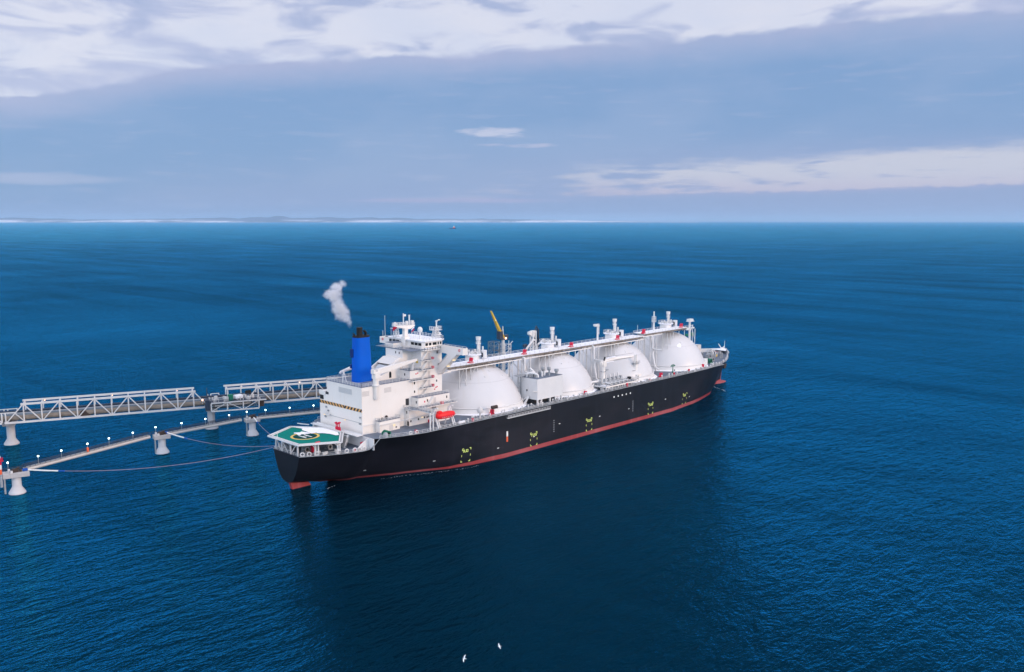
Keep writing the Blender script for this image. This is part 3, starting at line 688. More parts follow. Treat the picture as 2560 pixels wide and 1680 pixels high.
# lagged pipes stacked below the walkway; rusty in stretches
for i, (y, z, r) in enumerate(((-8.55, 34.55, 0.34), (-7.6, 34.5, 0.30), (-6.8, 34.45, 0.34), (-5.6, 34.5, 0.34), (-4.4, 34.4, 0.34))):
    mb = MB(); mb.tube([(66, y, z), (192.0, y, z)], r, 8); mb.tube([(193.2, y, z + 1.0), (230, y, z + 1.0)], r, 8); mb.build('cargo_pipe', M['rust'] if i == 0 else M['steel'], gang, smooth=60)
mb = MB(); X = 66.5
while X < 231:
    z = gz(X); mb.bar((X, GY0 + 0.05, z - 1.35), (X, GY0 + 0.05, z), 0.14); X += 2.85
mb.build('gangway_brackets', M['rust'], gang)
for y in (GY0 + 0.05, GY1 - 0.05):
    mb = MB(); mb.rail([(66, y, 35.15), (192.8, y, 35.15)], 1.1, 3.0, 0.045); mb.rail([(193.2, y, 36.15), (231.4, y, 36.15)], 1.1, 3.0, 0.045); mb.build('gangway_railing', M['truss'], gang)
# legs: short ones to the domes, long ones to the deck between tanks
for X0 in TX:
    for dx in (-14.5, -12.3, -9.8, -5.0, 0.0, 5.0, 9.4, 12.6, 15.0):
        mb = MB(); X = X0 + dx; y = GY0 + 0.35; z = gz(X) - 1.3
        if dx < -9: y -= {-14.5: 0.0, -12.3: 1.5, -9.8: 1.5}[dx]
        zb = zdome(dx, y)
        if z - zb < 0.4: continue
        mb.bar((X, y, zb - 0.1), (X, y, z), 0.26)
        if dx in (-14.5, -9.8, 15.0): mb.bar((X, y, zb + (z - zb) * 0.35), (X + (2.6 if dx < 0 else -2.6), y, z), 0.16)
        mb.build('gangway_leg', M['truss'], gang)
    if X0 < 220:
        for dx in (20.2, 25.4):
            mb = MB(); X = X0 + dx; z = 34.3
            mb.bar((X, GY0, DK), (X, GY0, z), 0.42); mb.bar((X, GY1, DK), (X, GY1, z), 0.42)
            s = 1 if dx < 22 else -1
            mb.bar((X, GY0, 24), (X + s * 5.0, GY0, 33.4), 0.24); mb.bar((X, GY0, 28), (X, GY1, 33.5), 0.2)
            mb.build('gangway_leg', M['truss'], gang)
    mb = MB(); mb.tube([(X0 + 21.0, -8.2, 34.5), (X0 + 21.0, -9.7, 34.4), (X0 + 21.0, -9.9, 33.5), (X0 + 21.0, -9.9, 28.8), (X0 + 21.2, -11, 28.4), (X0 + 21.6, -14.5, 28.3)], 0.40, 10)
    if X0 < 220: mb.build('branch_pipe', M['white'], gang, smooth=50)
    mb = MB(); mb.tube([(X0 + 23.6, -6.5, 34.2), (X0 + 23.6, -7.5, 31), (X0 + 23.6, -8.5, 27), (X0 + 21.8, -9.5, 25.6), (X0 + 20.4, -12, 20.0), (X0 + 18.6, -15.5, 19.1)], 0.45, 10)
    if X0 < 220: mb.build('branch_pipe', M['white'], gang, smooth=50)
# red hose boxes standing on the gangway
def hose_box(x, y, z, parent, s=1.0, rot=0.0):
    mb = MB(); b = mb.prism([(-1.0 * s, 0), (0.9 * s, 0), (0.9 * s, 0.55 * s), (0.5 * s, 0.6 * s), (0.75 * s, 2.1 * s), (0.1 * s, 2.1 * s), (-0.2 * s, 0.65 * s), (-1.0 * s, 0.5 * s)], 'y', -0.75 * s, 0.75 * s)
    ca, sa = math.cos(rot), math.sin(rot)
    mb.v = [(x + a * ca - c * sa, y + a * sa + c * ca, z + d) for a, c, d in mb.v]
    return mb.build('hose_monitor', M['red'], parent)
for x, z in ((78.5, 35.3), (109.2, 35.3), (139.4, 35.3), (173.0, 35.3), (193.8, 36.3), (226.5, 36.3)): hose_box(x, -7.6, z, gang)
# light and radar masts on the gangway
mb = MB(); mb.tube([(162.4, -4.2, 35.2), (162.4, -4.2, 43.4)], 0.42, 10); mb.box(160.2, 163.6, -4.7, -3.7, 42.3, 42.5); mb.box(160.0, 161.4, -4.9, -3.5, 42.5, 43.4); mb.box(163.3, 163.5, -4.3, -4.1, 38.5, 43.4)
for i in range(8): mb.bar((162.5, -4.2, 38.8 + i * .6), (163.4, -4.2, 38.8 + i * .6), 0.07)
mb.build('lamp_mast', M['white'], gang, smooth=50)
mb = MB(); mb.tube([(206.2, -5, 36.2), (206.2, -5, 46.0)], [0.45, 0.3], 10)
for zz in (40.8, 41.6, 42.4, 43.2): mb.lathe((206.2, -5, zz), [(1.2, 0), (1.2, 0.08)], 10)
for i in range(10): a = 2 * PI * i / 10; mb.bar((206.2 + 1.15 * math.cos(a), -5 + 1.15 * math.sin(a), 40.8), (206.2 + 1.0 * math.cos(a), -5 + 1.0 * math.sin(a), 43.6), 0.08)
mb.bar((204.7, -5, 37), (204.7, -5, 42.2), 0.12); mb.build('signal_mast', M['white'], gang, smooth=50)
mb = MB(); mb.bar((195.3, -3, 36.2), (195.3, -3, 40.0), 0.12); mb.build('whip_aerial', M['truss'], gang)

# ------------------------------------------------------------------ superstructure
def bx(name, mat, parent, *a, bevel=None): return MB().box(*a).build(name, mat, parent, bevel=bevel)
casing = bx('engine_casing', M['cream'], ship, 24.0, 45.5, -10.5, 10.5, DK - 0.1, 33.3)
bx('casing_roof', M['deck2'], casing, 23.9, 50.9, -10.6, 10.6, 33.3, 33.45)
mb = MB(); mb.rail([(24.0, -10.5, 33.45), (28.6, -10.5, 33.45)], 1.15, 1.6, .05, 3); mb.rail([(31.3, -10.5, 33.45), (45.4, -10.5, 33.45)], 1.15, 1.6, .05, 3); mb.rail([(24.0, -10.5, 33.45), (24.0, 10.5, 33.45), (45, 10.5, 33.45)], 1.15, 1.6, .05, 3)
mb.build('roof_railing', M['truss'], casing)
bx('hazard_band', M['hazard'], casing, 23.90, 23.96, -10.48, 15.2, 24.55, 25.65)
bx('port_annex', M['cream'], casing, 23.97, 31.0, 10.52, 15.25, DK - 0.1, 29.0)
bx('annex_opening', M['black'], casing, 23.88, 23.95, 12.75, 15.0, 26.0, 27.55)
bx('annex_roof_hatch', M['dark'], casing, 23.9, 25.2, 9.6, 11.3, 28.2, 29.1)
bx('annex_edge', M['cream'], casing, 23.7, 24.3, 11.35, 15.3, 27.9, 29.3)
def louvre(name, mat, y0, y1, z0, z1, x0, x1, aft):
    mb = MB(); n = max(4, int((z1 - z0) / 0.2))
    for i in range(n):
        z = z0 + (z1 - z0) * i / n
        if aft: mb.box(x0 - 0.05, x0 + 0.02, y0, y1, z, z + 0.13)
        else: mb.box(x0, x1, y0 - 0.05, y0 + 0.02, z, z + 0.13)
    mb.build(name, mat, casing)
louvre('air_louvre', M['louver2'], -4.75, 3.1, 30.1, 32.05, 23.95, 24, True)
louvre('air_louvre', M['louver'], -10.52, 0, 30.15, 31.95, 24.2, 27.2, False)
louvre('air_louvre', M['louver'], -10.52, 0, 30.2, 32.0, 33.75, 36.85, False)
# gear on the aft wall
mb = MB()
for y, z in ((11.6, 19.6), (11.0, 23.2), (9.8, 22.0), (-9.6, 22.4), (-9.4, 20.2)): mb.box(23.55, 23.96, y - 0.35, y + 0.35, z, z + 0.55)
mb.bar((23.9, 9.0, 20.7), (23.9, -10.3, 20.7), 0.09); mb.build('wall_fittings', M['steel'], casing)
mb = MB()
for y, z in ((12.3, 20.4), (-0.4, 20.3)): mb.box(23.62, 23.95, y - 0.35, y + 0.35, z, z + 0.22)
mb.build('wall_lamps', M['lampy'], casing)
mb = MB(); mb.box(22.8, 23.95, 8.2, 11.2, 21.1, 21.25); mb.rail([(22.9, 8.2, 21.25), (22.9, 11.2, 21.25)], 1, 1.2, .05); mb.build('wall_platform', M['white'], casing)
# white ledge pipe round the starboard quarter
mb = MB(); mb.tube([(29.3, -11.5, DK), (23.7, -10.9, DK), (23.7, -10.9, 19.6), (24.4, -11.0, 19.9), (29.2, -11.0, 19.9), (29.2, -13.2, 19.6), (43, -13.2, 19.7), (53, -13.0, 20.0)], 0.16, 6); mb.build('vent_pipe', M['white'], casing, smooth=50)

# funnel
mb = MB(); n = 40; prof = [(33.4, 3.65, 2.55), (36, 3.58, 2.5), (42, 3.35, 2.38), (49.0, 3.05, 2.2), (49.35, 3.05, 2.2)]
def sq(a, p=3.2): return (math.copysign(abs(math.cos(a)) ** (2 / p), math.cos(a)), math.copysign(abs(math.sin(a)) ** (2 / p), math.sin(a)))
FX = 31.9
for z, rx, ry in prof:
    for k in range(n): u, v = sq(2 * PI * k / n); mb.v.append((FX + rx * u, ry * v, z))
for i in range(len(prof) - 1):
    for k in range(n): k2 = (k + 1) % n; o = i * n; mb.f.append((o + k, o + k2, o + n + k2, o + n + k))
mb.f.append(tuple((len(prof) - 1) * n + k for k in range(n)))
fun = mb.build('funnel', M['blue'], ship, smooth=45)
mb = MB()
for z, s in ((49.36, 1.0), (49.95, 1.0)):
    for k in range(n): u, v = sq(2 * PI * k / n); mb.v.append((FX + 3.0 * u, 2.15 * v, z))
for k in range(n): k2 = (k + 1) % n; mb.f.append((k, k2, n + k2, n + k))
mb.f.append(tuple(n + k for k in range(n))); mb.build('funnel_cap', M['black'], fun)
for x, y, r, h, dx in ((31.4, 0.1, 1.05, 3.0, 0.0), (33.7, -0.4, 0.45, 1.7, -0.7), (34.3, 0.7, 0.35, 1.4, -0.6), (29.4, 0.6, 0.3, 0.9, -0.5)):
    mb = MB(); mb.tube([(x, y, 49.9), (x, y, 49.9 + h * 0.6), (x + dx, y, 49.9 + h)], r, 14); mb.build('exhaust_pipe', M['black'], fun, smooth=50)
bx('funnel_grille', M['dblue'], fun, 28.38, 28.75, 0.2, 2.0, 42.2, 45.2)
bx('funnel_grille', M['dblue'], fun, 28.25, 28.6, 1.2, 2.1, 38.2, 39.6)
mb = MB(); mb.bar((35.3, -1.2, 33.4), (35.0, -1.2, 41), 0.25); mb.build('funnel_ladder', M['truss'], fun)

# accommodation tower
tower = bx('accommodation_block', M['cream'], ship, 51.0, 61.0, -10.5, 10.5, 33.3, 43.6)
bx('accommodation_base', M['cream'], tower, 45.52, 61.0, -10.5, 10.5, DK - 0.1, 33.28)
bx('mid_house', M['cream'], tower, 45.5, 50.98, -10.5, 10.5, 33.47, 36.55)
bx('mid_house_roof', M['deck2'], tower, 45.3, 50.98, -10.7, 10.7, 36.55, 36.7)
mb = MB(); mb.rail([(50.8, -10.6, 36.7), (45.4, -10.6, 36.7), (45.4, -5.1, 36.7)], 1.1, 1.5, .05, 3); mb.build('house_railing', M['truss'], tower)
bx('aft_house', M['cream'], tower, 46.7, 50.98, -5.0, 5.0, 36.72, 43.55)
mb = MB()                                                   # raking buttresses under the aft house
for y0, y1 in ((-5.0, -4.2), (4.2, 5.0)): mb.prism([(46.68, 40.4), (46.68, 33.5), (33.6, 33.5), (45.4, 40.4)], 'y', y0, y1)
mb.prism([(46.69, 40.6), (46.69, 38.6), (41.8, 38.6), (45.3, 40.6)], 'y', -4.19, 4.19)
mb.build('raking_buttress', M['cream'], tower)
mb = MB(); mb.prism([(46.66, 38.0), (46.66, 33.5), (36.6, 33.5), (41.5, 38.0)], 'y', -3.0, 3.0); mb.build('vent_trunk', M['louver2'], tower)
bx('bridge_deck', M['deck2'], tower, 46.4, 61.2, -10.7, 10.7, 43.62, 43.78)
mb = MB(); mb.rail([(50.6, -10.6, 43.78), (50.6, -5.1, 43.78), (46.5, -5.1, 43.78), (46.5, 5.1, 43.78)], 1.1, 1.4, .05, 3); mb.build('bridge_railing', M['truss'], tower)
bx('bridge_deck_house', M['cream'], tower, 46.9, 52.0, 0.6, 5.2, 43.78, 45.5)
bx('bridge_deck_house_roof', M['deck2'], tower, 46.8, 52.0, 0.5, 5.3, 45.5, 45.6)
# portholes, doors and signs
def wall_box(name, mat, parent, x, z, w, h, y=-10.5, d=0.05): return MB().box(x - w / 2, x + w / 2, y - d, y + 0.04, z, z + h).build(name, mat, parent)
def aft_box(name, mat, parent, x, yc, z, w, h, d=0.05): return MB().box(x - d, x + 0.04, yc - w / 2, yc + w / 2, z, z + h).build(name, mat, parent)
for x, z in ((58.7, 41.6), (60.2, 41.8), (59.3, 36.9), (58.3, 30.9), (47.6, 31.4), (47.6, 28.2), (59.6, 33.6)): wall_box('porthole', M['glass'], tower, x, z, 0.5, 0.85)
aft_box('porthole', M['glass'], tower, 46.7, -1.0, 41.9, 0.45, 0.85); aft_box('porthole', M['glass'], tower, 46.7, -3.1, 41.9, 0.45, 0.85)
aft_box('porthole', M['glass'], tower, 45.5, -7.6, 34.5, 0.5, 0.9)
aft_box('warning_sign', M['yellow'], tower, 51.0, -8.0, 38.6, 1.3, 1.5)
mb = MB(); mb.prism([(40.35, 34.0), (41.35, 34.0), (41.35, 35.8), (41.1, 36.25), (40.6, 36.25), (40.35, 35.8)], 'y', -5.06, -4.98); mb.build('arched_door', M['glass'], tower)
for x, z in ((48.4, 34.9), (49.2, 35.1), (57.9, 28.6), (57.3, 28.0), (58.5, 28.8)): wall_box('alarm_box', M['red'], tower, x, z, 0.5, 0.45)
bx('side_door', M['dark'], tower, 43.35, 44.85, -10.57, -10.48, 24.1, 26.6)
# stair landings up the starboard side, one per deck
for i, z in enumerate((29.75, 33.05, 36.5, 39.95)):
    L = bx('stair_landing', M['cream'], tower, 49.9 if i != 1 else 45.3, 55.6, -12.4, -10.52, z - 0.22, z)
    bx('landing_floor', M['deck'], L, 50.0 if i != 1 else 45.4, 55.5, -12.3, -10.53, z, z + 0.05)
    mb = MB(); mb.rail([(49.9 if i != 1 else 45.3, -12.35, z), (55.5, -12.35, z)], 1.0, 1.4, .04); mb.build('landing_railing', M['truss'], L)
    mb = MB(); mb.bar((50.6, -11.3, z), (53.2, -11.3, z + 3.3), 0.9, 0.22); mb.build('outside_stair', M['cream'], L)
    MB().box(54.1, 55.1, -10.56, -10.46, z + 0.1, z + 2.3).build('landing_door', M['louver'], L)
    MB().box(55.0, 55.75, -12.3, -11.3, z + 0.05, z + 0.95).build('fire_box', M['red'], L)
mb = MB(); mb.bar((50.6, -11.3, 27.0), (53.2, -11.3, 29.7), 0.9, 0.22); mb.build('outside_stair', M['cream'], tower)
L = bx('stair_landing', M['cream'], tower, 51.0, 58.8, -12.6, -10.72, 43.4, 43.62)
mb = MB(); mb.box(52.0, 54.4, -12.5, -11.3, 43.95, 44.25); mb.box(55.0, 57.4, -12.5, -11.3, 43.95, 44.25); mb.build('raft_cover', M['snow'], L)
mb = MB(); mb.rail([(51, -12.5, 43.62), (58.7, -12.5, 43.62)], 1.0, 1.4, .05); mb.build('landing_railing', M['dark'], L)

# wheelhouse
wheel = MB().prism([(52.0, -9.6), (53.0, -10.5), (61.0, -10.5), (62.6, -9.0), (62.6, 9.0), (61.0, 10.5), (53.0, 10.5), (52.0, 9.6)], 'z', 43.8, 46.35).build('wheelhouse', M['cream'], ship)
MB().prism([(51.4, -9.8), (52.7, -11.1), (61.4, -11.1), (63.4, -9.2), (63.4, 9.2), (61.4, 11.1), (52.7, 11.1), (51.4, 9.8)], 'z', 46.35, 46.72).build('wheelhouse_roof', M['white'], wheel, bevel=0.08)
MB().prism([(51.9, -9.4), (53, -10.6), (61.2, -10.6), (62.8, -9), (62.8, 9), (61.2, 10.6), (53, 10.6), (51.9, 9.4)], 'z', 46.72, 46.8).build('roof_snow', M['snow'], wheel)
WZ0, WZ1 = 44.95, 45.95
for y in (-8.6, -6.5, -4.4, 4.4, 6.5, 8.6): aft_box('bridge_window', M['glass'], wheel, 52.0, y, WZ0, 1.75, WZ1 - WZ0)
for x, w in ((53.7, 1.2), (55.35, 1.2), (57.5, 1.9), (59.35, .75), (60.5, 0.8)):
    for s in (-1, 1): wall_box('bridge_window', M['glass'], wheel, x, WZ0, w, WZ1 - WZ0, y=s * 10.5 + (0 if s < 0 else 0.02))
for i in range(9): MB().box(62.58, 62.65, -8.6 + i * 1.95, -7.0 + i * 1.95, WZ0, WZ1).build('bridge_window', M['glass'], wheel)
mb = MB(); mb.rail([(51.9, -10.6, 46.75), (61.2, -10.7, 46.75), (63, -9.2, 46.75), (63, 9.2, 46.75)], 1.1, 1.6, .045)
for i in range(16): mb.bar((53 + 0.6 * i, -6 + 14 * ((i * 7) % 16) / 16, 46.8), (53 + 0.6 * i, -6 + 14 * ((i * 7) % 16) / 16, 48.0 + 1.4 * ((i * 5) % 7) / 7), 0.1)
mb.build('roof_aerials', M['white'], wheel)
# bridge wings with their raking struts
for s in (-1, 1):
    web = [(s * 10.52, 44.75), (s * 24.3, 44.55), (s * 24.3, 42.35), (s * 21.1, 42.25), (s * 10.52, 33.4), (s * 10.52, 36.9), (s * 15.0, 40.6), (s * 15.9, 41.6), (s * 15.4, 42.05), (s * 10.52, 42.1)]
    mb = MB(); mb.prism(web, 'x', 58.9, 59.1); mb.prism(web, 'x', 61.0, 61.2)
    wing = mb.build('bridge_wing', M['cream'], ship)
    mb = MB(); mb.box(59.1, 61.0, *sorted((s * 10.6, s * 24.2)), 42.6, 42.75); mb.build('wing_deck', M['deck2'], wing)
    mb = MB(); mb.box(58.85, 61.25, *sorted((s * 24.15, s * 24.5)), 42.3, 44.75); mb.build('wing_end', M['cream'], wing)
    mb = MB()
    for (a, b) in (((s * 20.9, 42.2), (s * 10.6, 33.5)), ((s * 15.6, 41.6), (s * 10.6, 37.2)), ((s * 24.2, 42.32), (s * 20.9, 42.22))):
        mb.add([(59.1, a[0], a[1] + .05), (61.0, a[0], a[1] + .05), (61.0, b[0], b[1] + .05), (59.1, b[0], b[1] + .05), (59.1, a[0], a[1] + .2), (61.0, a[0], a[1] + .2), (61.0, b[0], b[1] + .2), (59.1, b[0], b[1] + .2)], [(0, 1, 2, 3), (4, 7, 6, 5), (0, 4, 5, 1), (2, 6, 7, 3), (0, 3, 7, 4), (1, 5, 6, 2)])
    mb.build('strut_flange', M['cream'], wing)
    mb = MB()
    for q in (0.25, 0.55): mb.box(59.5, 60.6, s * (20.9 - 10.3 * q) - 0.4, s * (20.9 - 10.3 * q) + 0.4, 42.2 - 8.7 * q - 0.45, 42.2 - 8.7 * q - 0.2)
    mb.build('strut_lamp', M['lampy'], wing)
    mb = MB(); ring = [(58.82, s * 22.6 + 0.4 * math.cos(2 * PI * i / 14), 43.9 + 0.4 * math.sin(2 * PI * i / 14)) for i in range(15)]
    mb.tube(ring, 0.11, 6, caps=False); mb.build('lifebuoy', M['red'], wing)
    mb = MB(); mb.tube([(58.9, s * 11.6, 43.8), (58.9, s * 11.6, 46.3)], 0.16, 8); mb.build('wing_post', M['white'], wing)
    mb = MB(); mb.rail([(61.1, s * 12, 44.6), (61.1, s * 24, 44.6)], 0.5, 2, 0.05, 1); mb.build('wing_railing', M['white'], wing)

# masts on the wheelhouse top
mast = MB().box(51.0, 53.4, -1.1, 1.1, 43.8, 47.6).box(51.3, 53.0, -0.75, 0.75, 47.6, 50.8).build('main_mast', M['cream'], ship, bevel=0.15)
mb = MB(); mb.prism([(46.6, 51.9), (52.5, 50.4), (54.2, 50.4), (56.2, 51.4), (56.2, 51.7), (46.6, 52.1)], 'y', -0.9, 0.9); mb.build('mast_platform', M['cream'], mast)
mb = MB(); mb.rail([(46.8, -0.9, 52.0), (56, -0.9, 51.7)], 1.1, 1.2, .05); mb.rail([(46.8, .9, 52.0), (56, .9, 51.7)], 1.1, 1.2, .05); mb.build('mast_railing', M['white'], mast)
mb = MB(); mb.tube([(51.4, 0, 51), (51.4, 0, 56.4)], 0.2, 8); mb.box(51.2, 52.6, -0.08, 0.08, 55.2, 56.0); mb.build('mast_pole', M['white'], mast)
mb = MB(); mb.tube([(54.2, 0, 51), (54.2, 0, 55.2), (54.2, 0, 55.6)], [0.28, 0.28, 0.42], 10); mb.box(52.6, 53.3, -0.4, 0.4, 51.8, 53.4); mb.box(55.2, 56.0, -0.5, 0.5, 51.7, 53.4); mb.build('mast_pole', M['white'], mast)
def lattice(name, parent, x, y, z0, z1, w0, w1, mat):
    mb = MB()
    for i, (a, b) in enumerate(((-1, -1), (1, -1), (1, 1), (-1, 1))):
        mb.bar((x + a * w0, y + b * w0, z0), (x + a * w1, y + b * w1, z1), 0.2)
        c, d = ((1, -1), (1, 1), (-1, 1), (-1, -1))[i]; k = 4
        for j in range(k):
            u0, u1 = j / k, (j + 1) / k; wa, wb = w0 + (w1 - w0) * u0, w0 + (w1 - w0) * u1; za, zb = z0 + (z1 - z0) * u0, z0 + (z1 - z0) * u1
            mb.bar((x + a * wa, y + b * wa, za), (x + c * wb, y + d * wb, zb), 0.12); mb.bar((x + a * wb, y + b * wb, zb), (x + c * wb, y + d * wb, zb), 0.12)
    return mb.build(name, mat, parent)
lm = lattice('lattice_mast', ship, 52.3, 5.7, 46.0, 50.2, 0.9, 0.6, M['white'])
mb = MB(); mb.box(50.6, 54.2, 4.4, 7.0, 50.2, 50.4); mb.rail([(50.7, 4.5, 50.4), (54.1, 4.5, 50.4), (54.1, 6.9, 50.4)], 1, 1, .06); mb.build('mast_platform', M['white'], lm)
mb = MB(); mb.lathe((51.9, 5.7, 50.4), [(0.35, 0), (0.55, .5), (0.72, 1.0), (0.72, 1.5), (0.5, 2.0), (0.1, 2.25)], 14); mb.build('small_radome', M['white'], lm, smooth=60)
rm = lattice('radar_mast', ship, 61.6, -6.6, 46.7, 49.8, 1.0, 0.75, M['white'])
mb = MB(); mb.box(59.7, 63.4, -8.2, -5.0, 49.8, 50.0); mb.rail([(59.8, -5.1, 50), (59.8, -8.1, 50.0), (63.3, -8.1, 50), (63.3, -5.1, 50)], 1.2, 1.0, .07); mb.box(60.7, 62.3, -7.2, -6.0, 50.0, 51.0); mb.build('mast_platform', M['white'], rm)
mb = MB(); mb.tube([(61.9, -6.6, 51.0), (61.9, -6.6, 53.2)], 0.25, 8); mb.lathe((61.9, -6.6, 53.0), [(0.45, 0), (0.45, .35)], 10); mb.box(61.8, 63.2, -6.7, -6.5, 53.3, 53.45); mb.box(62.9, 63.5, -6.9, -6.3, 53.35, 53.7); mb.build('radar_scanner', M['white'], rm, smooth=50)
mb = MB(); mb.box(61.4, 63.4, -8.0, -6.2, 47.9, 48.1); mb.box(62.2, 63.2, -7.6, -6.6, 48.1, 48.9); mb.build('radar_shelf', M['white'], rm)
dm = MB(); dm.tube([(55.2, -5.0, 46.7), (55.2, -5.0, 49.4)], 0.3, 10); dm = dm.build('dome_pedestal', M['white'], ship, smooth=50)
mb = MB(); mb.lathe((55.2, -5.0, 49.2), [(0.4, 0), (0.85, .45), (0.95, 1.1), (0.85, 1.7), (0.5, 2.1), (0.05, 2.25)], 18); mb.build('satellite_dome', M['white'], dm, smooth=60)
mb = MB()
for (x, y, h) in ((59.3, 21.5, 6.0), (59.2, 22.8, 2.2), (50.6, 6.5, 4)): mb.bar((x, y, 43.8), (x, y, 43.8 + h * 1.6), 0.1)
mb.build('whip_aerial', M['white'], ship)

# provision cranes on the casing roof
def stores_crane(y, s, tip, name='stores_crane'):
    c = MB(); c.lathe((29.9, y, 0), [(0.7, 28.4), (1.0, 29.4), (1.0, 35.8)], 18); c = c.build(name, M['cream'], ship, smooth=40)
    mb = MB(); mb.lathe((29.9, y, 33.35), [(1.5, 0), (1.5, 0.25)], 16); mb.build('crane_collar', M['white'], c)
    mb = MB(); mb.box(28.9, 31.1, y - 1.1, y + 1.1, 35.8, 38.3); mb.box(28.4, 29.3, y - 0.9, y + 0.9, 37.6, 39.2); mb.box(31.0, 32.2, y - .8, y + .8, 36.0, 36.8); mb.build('crane_house', M['cream'], c, bevel=0.15)
    t = Vector(tip); r0 = Vector((30.4, y, 38.2)); d = (t - r0); side_ = Vector((0, 1, 0)); mb = MB(); vs = []
    for p, h, w in ((r0, 0.9, 0.75), (r0 + d * .35, 0.85, 0.7), (t, 0.38, 0.4)):
        up = Vector((0, 0, 1)); vs += [p - side_ * w - up * h, p + side_ * w - up * h, p + side_ * w + up * h, p - side_ * w + up * h]
    mb.add(vs, [(0, 1, 2, 3), (8, 11, 10, 9)] + [(i * 4 + k, i * 4 + (k + 1) % 4, i * 4 + 4 + (k + 1) % 4, i * 4 + 4 + k) for i in range(2) for k in range(4)])
    mb.build('crane_boom', M['cream'], c)
    mb = MB(); mb.bar((31.2, y, 36.3), r0 + d * .33 - Vector((0, 0, .9)), 0.3); mb.rail([(28.6, y - .9, 39.2), (29.3, y + .9, 39.2)], 1, .8, .05); mb.build('crane_ram', M['white'], c)
    return c
stores_crane(-10.9, 1, (48.3, -11.2, 40.5))
mb = MB(); mb.bar((46.6, -10.3, 36.7), (46.6, -11.1, 39.6), 0.35); mb.bar((47.2, -10.3, 36.7), (47.0, -11.1, 39.6), 0.3); mb.build('boom_rest', M['white'], ship)
pc = MB().lathe((40.0, 10.0, 33.4), [(0.9, 0), (0.9, 4.0)], 14).build('stores_crane', M['cream'], ship, smooth=40)
mb = MB(); mb.tube([(40, 10, 37.6), (34.5, 10, 36.7), (29.9, 10, 35.7), (29.5, 10, 35.1)], [0.9, 0.7, 0.5, 0.55], 8); mb.build('crane_boom', M['white'], pc, smooth=40)
mb = MB()
for x in (25.0, 26.6): mb.bar((x, 2.0, 33.4), (25.8, 2.6, 38.0), 0.25)
mb.build('boom_rest', M['white'], ship)

# lower houses on the starboard side of the casing
d1 = bx('embarkation_house', M['cream'], ship, 46.0, 61.1, -14.5, -10.52, 23.9, 26.95)
bx('house_roof', M['deck2'], d1, 45.9, 61.2, -14.6, -10.54, 26.95, 27.08)
mb = MB(); mb.rail([(46, -14.5, 27.08), (61, -14.5, 27.08)], 1.1, 1.5, .045, 3); mb.build('house_railing', M['truss'], d1)
bx('house_lower_wall', M['cream'], d1, 54.5, 61.05, -14.48, -10.54, DK - .1, 23.6)
for x in (50.3, 59.7): wall_box('porthole', M['glass'], d1, x, 25.1, 0.5, 0.9, y=-14.5)
aft_box('porthole', M['glass'], d1, 46.0, -13.4, 24.9, 0.5, 0.9)
wall_box('alarm_box', M['red'], d1, 49.0, 25.0, 0.55, 0.6, y=-14.5)
MB().box(53.3, 54.4, -14.56, -14.46, 24.1, 26.2).build('side_door', M['louver'], d1)
mb = MB(); mb.bar((50.2, -15.2, 24.0), (52.6, -15.2, 26.9), 0.9, 0.2); mb.build('outside_stair', M['cream'], d1)
pl = MB().box(45.2, 62.4, -17.4, -10.55, 23.62, 23.86).build('boat_deck', M['cream'], ship)
bx('boat_deck_floor', M['deck'], pl, 45.3, 62.3, -17.3, -14.55, 23.87, 23.9)
mb = MB(); mb.prism([(42.4, -10.6), (45.18, -10.6), (45.18, -23.9), (43.5, -23.9), (43.5, -17.0), (42.4, -15.2)], 'z', 23.2, 23.42); bl = mb.build('boat_deck_walkway', M['white'], pl)
MB().prism([(42.5, -10.6), (45.1, -10.6), (45.1, -23.8), (43.6, -23.8), (43.6, -17.0), (42.5, -15.1)], 'z', 23.43, 23.46).build('walkway_floor', M['deck2'], bl)
mb = MB(); mb.rail([(42.45, -10.7, 23.45), (42.45, -15.2, 23.45), (43.5, -17.0, 23.45), (43.5, -23.85, 23.45), (45.1, -23.85, 23.45), (45.1, -17.5, 23.45)], 1.1, 1.4, .05, 3)
mb.rail([(45.3, -17.35, 23.9), (62.3, -17.35, 23.9)], 1.1, 1.4, .05, 3); mb.build('boat_deck_railing', M['truss'], pl)
mb = MB(); mb.bar((43.6, -23.75, DK), (43.6, -23.75, 23.2), 0.34); mb.bar((45.0, -23.75, DK), (45.0, -23.75, 23.2), 0.34); mb.bar((43.6, -23.75, 22.6), (45, -23.75, 22.6), .2); mb.build('walkway_legs', M['white'], pl)
MB().box(54.8, 55.8, -17.3, -16.3, 23.9, 24.8).build('fire_box', M['red'], pl)
d2 = bx('mess_house', M['cream'], ship, 43.1, 54.48, -12.65, -10.55, DK - .1, 23.1)
for x, z in ((43.9, 18.2), (47.5, 18.4), (50.4, 18.6), (51.6, 18.5), (52.5, 18.6), (53.6, 18.6)): wall_box('porthole', M['glass'], d2, x, z, 0.55, 0.7, y=-12.65)
aft_box('porthole', M['glass'], d2, 43.1, -11.4, 21.3, 0.5, 0.95)
aft_box('aft_door', M['black'], d2, 43.1, -12.1, DK + .1, 0.95, 1.6)
mb = MB(); mb.bar((43.1, -12.8, 19.6), (54.4, -12.8, 19.75), 0.18, 0.25); mb.build('house_ledge', M['white'], d2)
mb = MB(); mb.box(48.9, 49.6, -12.9, -12.66, 19.0, 19.3); mb.build('wall_lamps', M['lampy'], d2)
mb = MB(); mb.box(52.0, 53.2, -13.4, -12.7, DK, DK + 1.0); mb.build('fire_box', M['red'], d2)
d3 = bx('quarter_deckhouse', M['cream'], ship, 29.6, 38.6, -13.0, -10.55, DK - .1, 20.7)
bx('house_roof', M['deck2'], d3, 29.5, 38.7, -13.1, -10.56, 20.7, 20.8)
